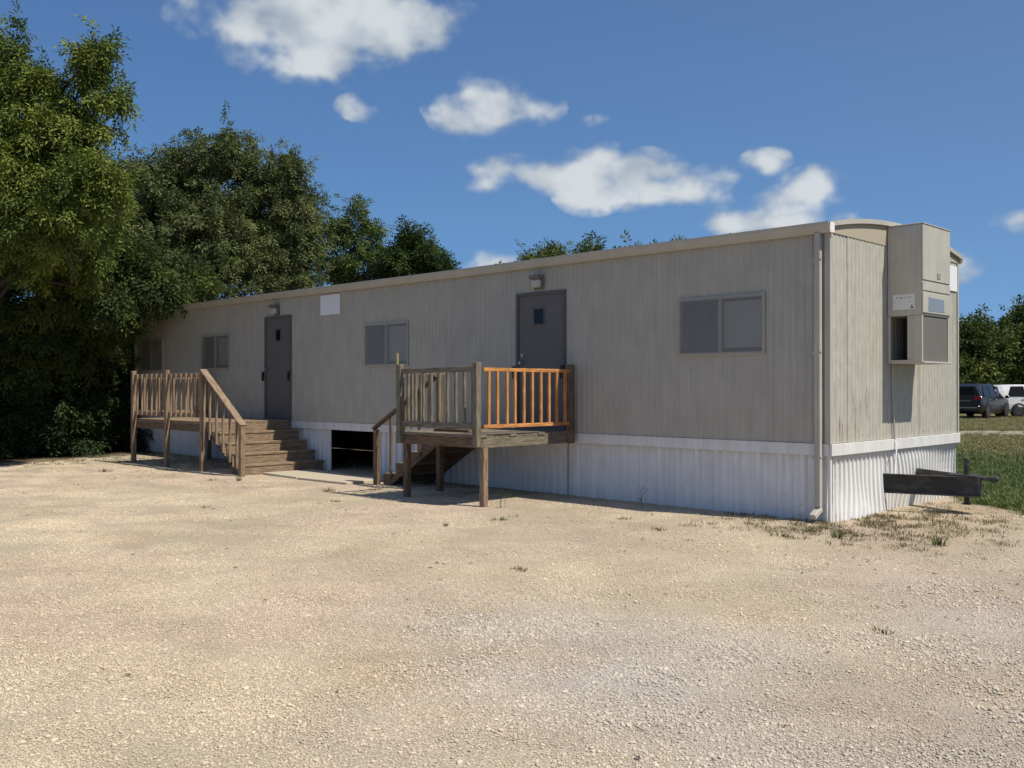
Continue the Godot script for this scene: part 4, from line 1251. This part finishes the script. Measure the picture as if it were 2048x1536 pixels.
func make_trees() -> void:
	rng.seed = 100
	var leafy := leaf_spray(14, 0.115, 0.046, 0.32, 0.55)
	var small := leaf_spray(14, 0.100, 0.042, 0.28, 0.30)
	var light := [Color(0.080, 0.125, 0.030), Color(0.235, 0.275, 0.055)]
	var mid := [Color(0.070, 0.105, 0.032), Color(0.165, 0.190, 0.050)]
	var dull := [Color(0.092, 0.125, 0.050), Color(0.200, 0.222, 0.090)]
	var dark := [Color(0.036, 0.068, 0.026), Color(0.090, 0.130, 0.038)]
	make_tree("leafy_tree", "tall yellow green tree towering at the left edge of the lot", V(-20.2, 0, 4.4), [[-15.57,8.25,3.97,0.39,0.86],[-14.93,7.45,3.76,0.45,0.6],[-15.14,6.7,4.25,0.69,0.69],[-14.08,7.78,3.2,0.22,0.45],[-13.6,8.11,3.01,0.22,0.25],[-13.48,7.33,2.89,0.2,0.22],[-13.74,6.89,3.15,0.39,0.39],[-14.26,6.35,3.66,0.69,0.59],[-14.4,5.43,4.08,0.78,0.58],[-13.5,5.39,3.48,0.72,0.57],[-13.06,5.53,3.04,0.36,0.38],[-13.95,4.73,3.77,0.87,0.39],[-15.03,4.52,4.14,0.69,0.59],[-15.7,6.0,3.3,1.1,1.3],[-16.0,4.6,2.9,1.1,0.8]], leafy, light, 24, 0.25, 0.80, 0.17, 201, "trees beyond the left end of the trailer", 2, V(-0.2, 0, 0))
	make_tree("leafy_tree", "broad green tree cut off by the left edge of the picture", V(-19.4, 0, 5.2), [[-17.14,7.8,4.82,0.94,1.35],[-16.43,5.61,4.83,1.02,1.22],[-17.95,3.95,4.22,0.98,0.98],[-18.2,6.2,5.0,1.3,1.6]], leafy, light, 28, 0.30, 0.85, 0.16, 202, "trees beyond the left end of the trailer")
	make_tree("leafy_tree", "green tree whose branches hang over the far corner of the trailer roof", V(-19.9, 0, 1.4), [[-17.45,4.82,1.61,0.82,0.82],[-17.47,3.56,3.04,0.67,0.5],[-16.52,3.67,2.1,0.67,0.56],[-18.03,2.6,2.19,0.82,0.59],[-18.7,2.24,2.85,0.7,0.7],[-18.4,3.9,4.3,0.9,0.6],[-18.9,3.0,3.6,1.0,0.9],[-16.86,4.12,1.03,0.82,0.64],[-16.46,3.9,0.49,0.53,0.36],[-16.75,3.3,1.24,0.46,0.4],[-18.12,3.22,1.58,0.72,0.6],[-17.84,4.34,-0.82,0.57,0.51],[-18.9,4.8,1.4,1.3,1.1],[-19.4,2.9,1.0,1.2,0.9]], leafy, [Color(0.040, 0.066, 0.022), Color(0.110, 0.140, 0.036)], 28, 0.30, 0.88, 0.15, 203, "trees beyond the left end of the trailer", 2)  # leaf tones darkened: shade of the canopy above is put into the colour
	make_tree("leafy_tree", "olive green tree behind the far end of the trailer", V(-23.2, 0, -3.2), [[-23.06,7.42,-1.98,0.68,0.83],[-23.48,8.24,-2.97,0.78,0.78],[-22.82,8.71,-3.63,0.7,0.7],[-22.26,9.02,-4.18,0.55,0.55],[-22.85,6.21,-2.19,1.06,1.06],[-22.71,7.15,-3.74,1.33,1.17],[-23.26,5.27,-3.19,1.72,0.78],[-22.26,6.21,-4.18,1.09,0.94],[-23.4,4.2,-2.6,1.9,0.9],[-24.2,6.6,-3.4,1.3,1.3]], small, dull, 28, 0.32, 1.0, 0.18, 204, "trees beyond the left end of the trailer", 2)
	make_tree("leafy_tree", "rounded olive tree rising behind the trailer roof", V(-22.4, 0, -5.7), [[-22.61,8.95,-5.24,0.57,0.61],[-22.15,8.46,-5.7,0.73,0.81],[-21.57,8.3,-6.26,0.48,0.57],[-21.34,7.33,-6.49,0.57,0.89],[-22.26,7.17,-5.58,1.29,0.97],[-22.84,6.04,-5.01,0.97,0.97],[-21.57,6.04,-6.26,0.97,0.89],[-22.03,5.07,-5.81,1.61,0.65],[-22.8,6.6,-6.2,1.2,1.2]], small, dull, 28, 0.32, 1.0, 0.17, 205, "trees beyond the left end of the trailer", 2)
	make_tree("leafy_tree", "bright green tree with gaps between olive and dark trees", V(-22.0, 0, -8.8), [[-22.45,7.36,-8.21,0.38,0.52],[-21.84,7.19,-8.81,0.52,0.6],[-21.35,6.67,-9.29,0.52,0.6],[-22.27,6.15,-8.39,0.77,0.69],[-21.6,5.64,-9.05,1.03,0.69],[-22.0,4.6,-8.8,1.3,0.6]], small, [Color(0.075, 0.120, 0.042), Color(0.190, 0.235, 0.072)], 26, 0.32, 1.0, 0.13, 206, "trees beyond the left end of the trailer")
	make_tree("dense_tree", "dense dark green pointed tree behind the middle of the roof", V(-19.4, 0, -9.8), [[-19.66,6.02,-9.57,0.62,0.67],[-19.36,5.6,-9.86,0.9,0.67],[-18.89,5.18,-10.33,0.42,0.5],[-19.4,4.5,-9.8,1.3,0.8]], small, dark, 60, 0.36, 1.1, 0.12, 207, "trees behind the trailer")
	var tips := [[V(-15.04, 0, -11.3), [[-15.37,5.56,-10.99,0.4,0.25],[-14.87,5.66,-11.48,0.38,0.25],[-15.04,5.05,-11.32,0.94,0.5]], "young tree whose tips show above the roof nearest the lamp"], [V(-12.6, 0, -10.9), [[-12.75,5.5,-10.77,0.42,0.24],[-12.54,4.9,-10.98,0.73,0.55]], "small tree with one rounded tip above the roof line"], [V(-9.8, 0, -10.9), [[-10.4,5.06,-10.28,0.30,0.2],[-9.82,5.14,-10.86,0.40,0.2],[-9.15,5.26,-11.52,0.30,0.17],[-9.73,4.55,-10.95,1.0,0.5]], "low tree barely showing above the roof near the end corner"]]
	for k in 3: make_tree("young_tree", tips[k][2], tips[k][0], tips[k][1], small, [Color(0.07, 0.10, 0.035), Color(0.16, 0.185, 0.06)], 26, 0.30, 1.1, 0.08, 210 + k, "trees behind the trailer")
	# understorey; part of its shade is put into the dark leaf colours
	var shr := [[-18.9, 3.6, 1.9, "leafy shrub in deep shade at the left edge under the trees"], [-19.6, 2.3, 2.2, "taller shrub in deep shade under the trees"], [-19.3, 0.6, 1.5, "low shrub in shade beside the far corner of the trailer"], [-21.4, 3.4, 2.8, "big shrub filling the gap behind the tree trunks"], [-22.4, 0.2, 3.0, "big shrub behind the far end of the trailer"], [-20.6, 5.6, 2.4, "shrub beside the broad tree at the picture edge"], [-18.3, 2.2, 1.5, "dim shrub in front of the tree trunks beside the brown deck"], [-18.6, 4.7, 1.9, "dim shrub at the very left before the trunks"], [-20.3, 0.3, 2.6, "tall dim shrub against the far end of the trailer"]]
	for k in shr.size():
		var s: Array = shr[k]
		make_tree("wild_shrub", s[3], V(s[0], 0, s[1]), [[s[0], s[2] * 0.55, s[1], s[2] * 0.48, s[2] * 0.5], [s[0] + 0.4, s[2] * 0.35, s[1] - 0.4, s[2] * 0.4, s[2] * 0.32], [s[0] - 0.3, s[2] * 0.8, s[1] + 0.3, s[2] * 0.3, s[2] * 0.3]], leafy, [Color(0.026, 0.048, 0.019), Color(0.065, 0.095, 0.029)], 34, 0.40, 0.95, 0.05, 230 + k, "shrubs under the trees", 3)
	# trees across the field on the right
	var far := leaf_spray(10, 0.26, 0.13, 0.55, 0.3)
	make_tree("field_tree", "lighter green tree behind the black car", V(-17.0, 0, -53.6), [[-17.6,4.67,-53.81,1.45,1.5],[-16.44,3.35,-53.55,1.27,1.8],[-16.75,2.07,-51.83,1.88,0.94],[-18.6,3.0,-53.0,2.0,1.8]], far, mid, 34, 0.62, 1.0, 0.2, 241, "trees across the field")
	make_tree("field_tree", "tall green tree beyond the white van", V(-16.3, 0, -62.0), [[-17.0,4.52,-60.02,1.38,1.72],[-16.67,5.67,-63.16,1.59,1.95],[-16.26,2.8,-60.75,2.06,2.06],[-15.66,4.61,-64.16,1.77,2.48]], far, mid, 30, 0.58, 1.0, 0.22, 242, "trees across the field")
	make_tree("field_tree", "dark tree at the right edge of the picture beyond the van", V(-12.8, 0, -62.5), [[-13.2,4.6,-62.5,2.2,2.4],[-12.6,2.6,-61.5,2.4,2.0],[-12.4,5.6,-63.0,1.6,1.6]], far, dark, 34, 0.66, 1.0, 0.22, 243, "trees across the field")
	make_tree("field_tree", "olive tree mostly hidden behind the end of the trailer", V(-21.0, 0, -52.0), [[-21.0,3.4,-52.0,2.3,2.0],[-21.4,2.2,-51.0,2.4,1.6]], far, dull, 34, 0.66, 1.0, 0.2, 244, "trees across the field")

func blade_clump(n: int, h: float, spread_: float, w: float) -> ArrayMesh:
	var m := MB.new()
	for k in n:
		var a := rng.randf() * TAU; var r := spread_ * sqrt(rng.randf())
		var b := V(cos(a) * r, -0.01, sin(a) * r)
		var hh := h * rng.randf_range(0.45, 1.2)
		var bend := V(cos(a), 0, sin(a)) * hh * rng.randf_range(0.15, 0.8) + V(rng.randfn(), 0, rng.randfn()) * hh * 0.2
		var s := V(-sin(a + rng.randf()), 0, cos(a + rng.randf())) * w * 0.5
		var tone := rng.randf_range(0.7, 1.3)
		m.col = Color(tone, tone, tone * rng.randf_range(0.85, 1.1))
		var mid := b + bend * 0.35 + V(0, hh * 0.6, 0); var tip := b + bend + V(0, hh * rng.randf_range(0.8, 1.0), 0)
		m.quad(b - s, b + s, mid + s * 0.7, mid - s * 0.7)
		m.tri(mid - s * 0.7, mid + s * 0.7, tip)
	return m.mesh()

func make_grass() -> void:
	rng.seed = 300
	var tuft := blade_clump(26, 0.13, 0.16, 0.010)
	var xf := []; var co := []
	var fw := V(-0.703, 0, -0.711); var rt := V(0.711, 0, -0.703); var eye := V(5.324, 0, 10.733)
	for k in 42000:
		var z := 11.0 + 41.0 * pow(rng.randf(), 1.5)
		var x := z * (rng.randf_range(0.40, 0.66) if rng.randf() < 0.6 else rng.randf_range(0.66, 1.05))
		var p := eye + fw * z + rt * x
		if p.x < 0.15 and p.z > -WID - 0.15 and p.x > -LEN: continue
		var g := on_grass(p.x, p.z)
		if rng.randf() > g: continue
		var b := broad.get_noise_2d(p.x, p.z)
		var track := smoothstep(3.2, 2.0, absf(p.z + 24.5 + 0.2 * (p.x + 6.0) + 1.2 * b))
		if rng.randf() < track * 0.93: continue
		var dry := smoothstep(-9.0, -17.0, p.z + 3.0 * b) * 0.75 + 0.15 * smoothstep(-6.0, -3.5, p.z)
		var c := Color(0.100, 0.160, 0.036).lerp(Color(0.330, 0.285, 0.140), clampf(dry + rng.randfn(0.0, 0.16), 0.0, 1.0))
		p.y = ground_height(p.x, p.z)
		var s := rng.randf_range(0.7, 1.3) * (1.0 if p.z > -16 else 0.9)
		xf.append(Transform3D(Basis(Vector3.UP, rng.randf() * TAU).scaled(V(s * 1.2, s, s * 1.2)), p))
		co.append(c)
	var o := multi("grass", tuft, M.grass, xf, co)
	tag(o, "green and dry grass of the field beside the trailer", "grass", "", "stuff")
	# thin dry growth on the gravel along the trailer and by the drawbar
	var thin := blade_clump(14, 0.055, 0.08, 0.006)
	xf = []; co = []
	for k in 4200:
		var p := V(rng.randf_range(-1.3, 2.6), 0, rng.randf_range(-3.6, 1.5))
		if p.x < 0.06 and p.z < 0.02: continue
		var near := exp(-pow((p.x - 0.35) / 1.1, 2.0)) * exp(-pow((p.z + 0.1) / 1.6, 2.0))
		near *= smoothstep(-0.35, 0.35, broad.get_noise_2d(p.x * 6, p.z * 6) + 0.12) * 1.3
		if rng.randf() > near: continue
		var s := rng.randf_range(0.5, 1.2)
		xf.append(Transform3D(Basis(Vector3.UP, rng.randf() * TAU).scaled(Vector3.ONE * s), p))
		co.append(Color(0.20, 0.155, 0.075).lerp(Color(0.085, 0.115, 0.03), clampf(rng.randfn(0.3, 0.3), 0.0, 1.0)))
	for k in 900:
		var p := V(rng.randf_range(-17.0, -0.3), 0, rng.randf_range(0.05, 3.4))
		var keep := smoothstep(0.10, 0.5, broad.get_noise_2d(p.x * 5 + 80, p.z * 5)) * 0.5 + 0.35 * exp(-p.z * 6.0)
		if rng.randf() > keep: continue
		xf.append(Transform3D(Basis(Vector3.UP, rng.randf() * TAU).scaled(Vector3.ONE * rng.randf_range(0.35, 0.9)), p))
		co.append(Color(0.24, 0.19, 0.095).lerp(Color(0.09, 0.11, 0.035), clampf(rng.randfn(0.35, 0.3), 0.0, 1.0)))
	for k in 2600:
		var p := V(rng.randf_range(-16.5, -6.0), 0, rng.randf_range(1.9, 6.0))
		var keep := smoothstep(0.22, 0.5, fine.get_noise_2d(p.x * 7 + 80, p.z * 11)) * 0.8 * smoothstep(6.0, 3.0, p.z - 0.25 * (p.x + 16.0) * -0.6)
		if rng.randf() > keep: continue
		xf.append(Transform3D(Basis(Vector3.UP, rng.randf() * TAU).scaled(V(1.3, 0.35, 1.3) * rng.randf_range(0.4, 0.9)), p))
		co.append(Color(0.20, 0.16, 0.08).lerp(Color(0.10, 0.115, 0.04), clampf(rng.randfn(0.45, 0.3), 0.0, 1.0)))
	for k in 1500:
		var p := V(rng.randf_range(-18.5, -15.0), 0, rng.randf_range(0.3, 6.5))
		var l := in_wood(p.x, p.z)
		if rng.randf() > exp(-pow((l - 0.4) / 0.35, 2.0)) * 0.8: continue
		xf.append(Transform3D(Basis(Vector3.UP, rng.randf() * TAU).scaled(Vector3.ONE * rng.randf_range(0.5, 1.4)), p))
		co.append(Color(0.22, 0.18, 0.09).lerp(Color(0.07, 0.10, 0.03), clampf(rng.randfn(0.5, 0.3), 0.0, 1.0)))
	o = multi("dry_grass", thin, M.grass, xf, co)
	tag(o, "thin dry grass growing through the gravel by the trailer", "grass", "", "stuff")

func make_litter() -> void:
	# dead leaves, bark crumbs and twigs blown over the lot
	rng.seed = 520
	var m := MB.new()
	for k in 900:
		var p := V(rng.randf_range(-15.5, 5.0), 0, rng.randf_range(0.4, 8.5))
		if k < 330: p = V(rng.randf_range(0.4, 4.6), 0, rng.randf_range(-1.5, 4.8))
		var keep := smoothstep(-0.25, 0.35, fine.get_noise_2d(p.x * 6 - 40, p.z * 6 + 15)) * (1.0 if k < 330 else 0.5 + 0.5 * smoothstep(-4.0, -13.0, p.x))
		if rng.randf() > keep: continue
		p.y = ground_height(p.x, p.z) + 0.008
		var a := rng.randf() * TAU
		var d := V(cos(a), rng.randf_range(-0.1, 0.35), sin(a)) * rng.randf_range(0.010, 0.028)
		var sd := V(-sin(a), rng.randf_range(-0.2, 0.5), cos(a)) * d.length() * rng.randf_range(0.25, 0.5)
		var t := rng.randf_range(0.5, 1.2)
		m.col = Color(0.16 * t, 0.105 * t, 0.055 * t)
		if rng.randf() < 0.25:
			m.tube([p, p + d * 1.6 + V(0, 0.004, 0), p + d * 3.2], [0.0028, 0.0024, 0.0015], 4)
		else:
			m.tri(p - d, p + sd + V(0, 0.006, 0), p + d); m.tri(p - d, p + d, p - sd + V(0, 0.006, 0))
	var o := obj("leaf_litter", m.mesh(), M.grass)
	tag(o, "dead leaves and twigs blown over the gravel", "litter", "", "stuff")

func make_weeds() -> void:
	rng.seed = 400
	var kinds := [blade_clump(34, 0.13, 0.05, 0.008), blade_clump(40, 0.06, 0.10, 0.010)]
	var green: StandardMaterial3D = M.grass.duplicate(); green.albedo_color = lin(0.075, 0.105, 0.025)
	var brown: StandardMaterial3D = M.grass.duplicate(); brown.albedo_color = lin(0.16, 0.13, 0.055)
	# x, z, kind, size, green?, label
	var list := [[-2.93, 2.59, 1, 1.0, true, "low green weed patch in the gravel before the orange railing"], [1.55, 0.75, 0, 1.2, true, "spiky green tuft in the gravel nearest the drawbar"], [0.60, 1.05, 0, 1.0, true, "bright green grass tuft just beyond the downspout"], [0.12, 1.35, 1, 1.1, true, "flat green weed patch in front of the near corner"], [-0.55, 4.70, 1, 0.8, false, "small olive weed alone in the middle of the gravel"], [2.63, 4.56, 1, 0.7, false, "dry brown weed alone near the wheel track"], [-6.6, 4.5, 1, 0.7, true, "small dark weed alone on the gravel before the narrow steps"], [-9.55, 2.35, 0, 0.9, true, "leafy tuft in the gravel at the edge of the slab"], [-10.0, 2.6, 1, 0.8, false, "dry tuft beside the newel post of the wide steps"], [-13.0, 3.2, 1, 1.3, false, "flat dry patch before the brown deck"], [-14.9, 5.2, 1, 1.3, true, "olive weed patch near the shade of the trees"], [-7.1, 2.2, 1, 1.2, false, "flat weed patch at the corner of the narrow steps"], [-5.9, 2.9, 1, 0.7, false, "small dry patch before the grey deck"], [-1.9, 1.5, 1, 0.8, false, "dry weed before the white skirting under the window"], [-1.1, 1.9, 1, 0.9, false, "dry weed in the gravel near the corner of the trailer"], [-3.0, 3.4, 0, 0.5, true, "little green sprout in open gravel"]]
	for w in list:
		var t := thing("weed", w[5], "weed", V(w[0], ground_height(w[0], w[1]), w[1]), rng.randf() * TAU, "weeds in the gravel")
		obj("blades", kinds[w[2]], green if w[4] else brown, t, Vector3.ZERO, Basis.IDENTITY.scaled(Vector3.ONE * w[3]))
	# tall thin stalks at the decks and the wall
	var stalks := [[-12.25, 2.15, 0.34, "curled pale stalk in front of the brown deck"], [-11.75, 2.25, 0.22, "short stalk beside the stringer of the wide steps"], [-9.95, 0.35, 0.30, "thin upright stalk at the end of the lowest step"], [-8.95, 0.40, 0.26, "thin stalk before the dark gap in the skirting"], [-3.75, 1.75, 0.26, "pale leaning stalk beside the front post of the grey deck"], [-0.28, 0.22, 0.20, "dark leafy sprig against the white skirting by the downspout"], [-2.55, 0.30, 0.26, "tall thin sprig against the white skirting"], [0.95, -0.55, 0.24, "brown bushy sprig on the gravel below the drawbar"]]
	for s in stalks:
		var t := thing("weed_stalk", s[3], "weed", V(s[0], 0.0, s[1]), rng.randf() * TAU, "stalks along the trailer")
		var m := MB.new()
		for k in 3:
			var q := V(rng.randf_range(-0.05, 0.05), 0, rng.randf_range(-0.05, 0.05))
			var h: float = s[2] * rng.randf_range(0.6, 1.1)
			m.tube([q, q + V(rng.randf_range(-0.03, 0.03), h * 0.5, rng.randf_range(-0.03, 0.03)), q + V(rng.randf_range(-0.12, 0.12), h, rng.randf_range(-0.12, 0.12))], [0.004, 0.003, 0.002], 4)
		obj("stem", m.mesh(), brown, t)
		var lf := MB.new()
		for k in 14:
			var p := V(rng.randf_range(-0.09, 0.09), s[2] * rng.randf_range(0.3, 1.0), rng.randf_range(-0.09, 0.09))
			var d := V(rng.randfn(), rng.randfn() * 0.5, rng.randfn()).normalized() * 0.04
			var sd := d.cross(Vector3.UP).normalized() * 0.010
			lf.tri(p, p + d * 0.5 + sd, p + d); lf.tri(p, p + d, p + d * 0.5 - sd)
		obj("leaves", lf.mesh(), green, t)

func _ready() -> void:
	# camera
	var cam := Camera3D.new()
	cam.name = "camera"
	cam.fov = rad_to_deg(2.0 * atan(768.0 / 1920.0))
	cam.near = 0.05
	cam.far = 2500.0
	cam.position = V(5.324, 1.6, 10.733)
	cam.rotation = V(0.0036, 0.78, 0)
	add_child(cam)
	cam.current = true
	# sky and exposure
	var env := Environment.new()
	env.background_mode = Environment.BG_SKY
	env.sky = make_sky()
	env.background_energy_multiplier = 1.0
	env.tonemap_mode = Environment.TONE_MAPPER_LINEAR
	env.tonemap_exposure = 1.0
	env.sdfgi_enabled = true
	env.ssao_enabled = true
	env.ssil_enabled = true
	var we := WorldEnvironment.new()
	we.environment = env
	add_child(we)
	# sun: high on the right, slightly behind the plane of the front wall
	var sun := DirectionalLight3D.new()
	sun.name = "sun"
	sun.light_energy = 1.6
	sun.light_color = Color(1.0, 0.965, 0.905)
	sun.light_angular_distance = 0.5
	sun.shadow_enabled = true
	add_child(sun)
	sun.look_at_from_position(V(1.0, 1.6, -0.27) * 10.0, Vector3.ZERO, Vector3.UP)
	broad = noise(FastNoiseLite.TYPE_SIMPLEX_SMOOTH, 0.32, 3, 17)
	fine = noise(FastNoiseLite.TYPE_SIMPLEX_SMOOTH, 0.12, 3, 29)
	make_materials()
	make_ground()
	make_trailer()
	make_wall_things()
	make_air_conditioner()
	make_left_deck()
	make_right_deck()
	make_ground_things()
	make_cars()
	make_trees()
	make_gravel()
	make_grass()
	make_litter()
	make_weeds()
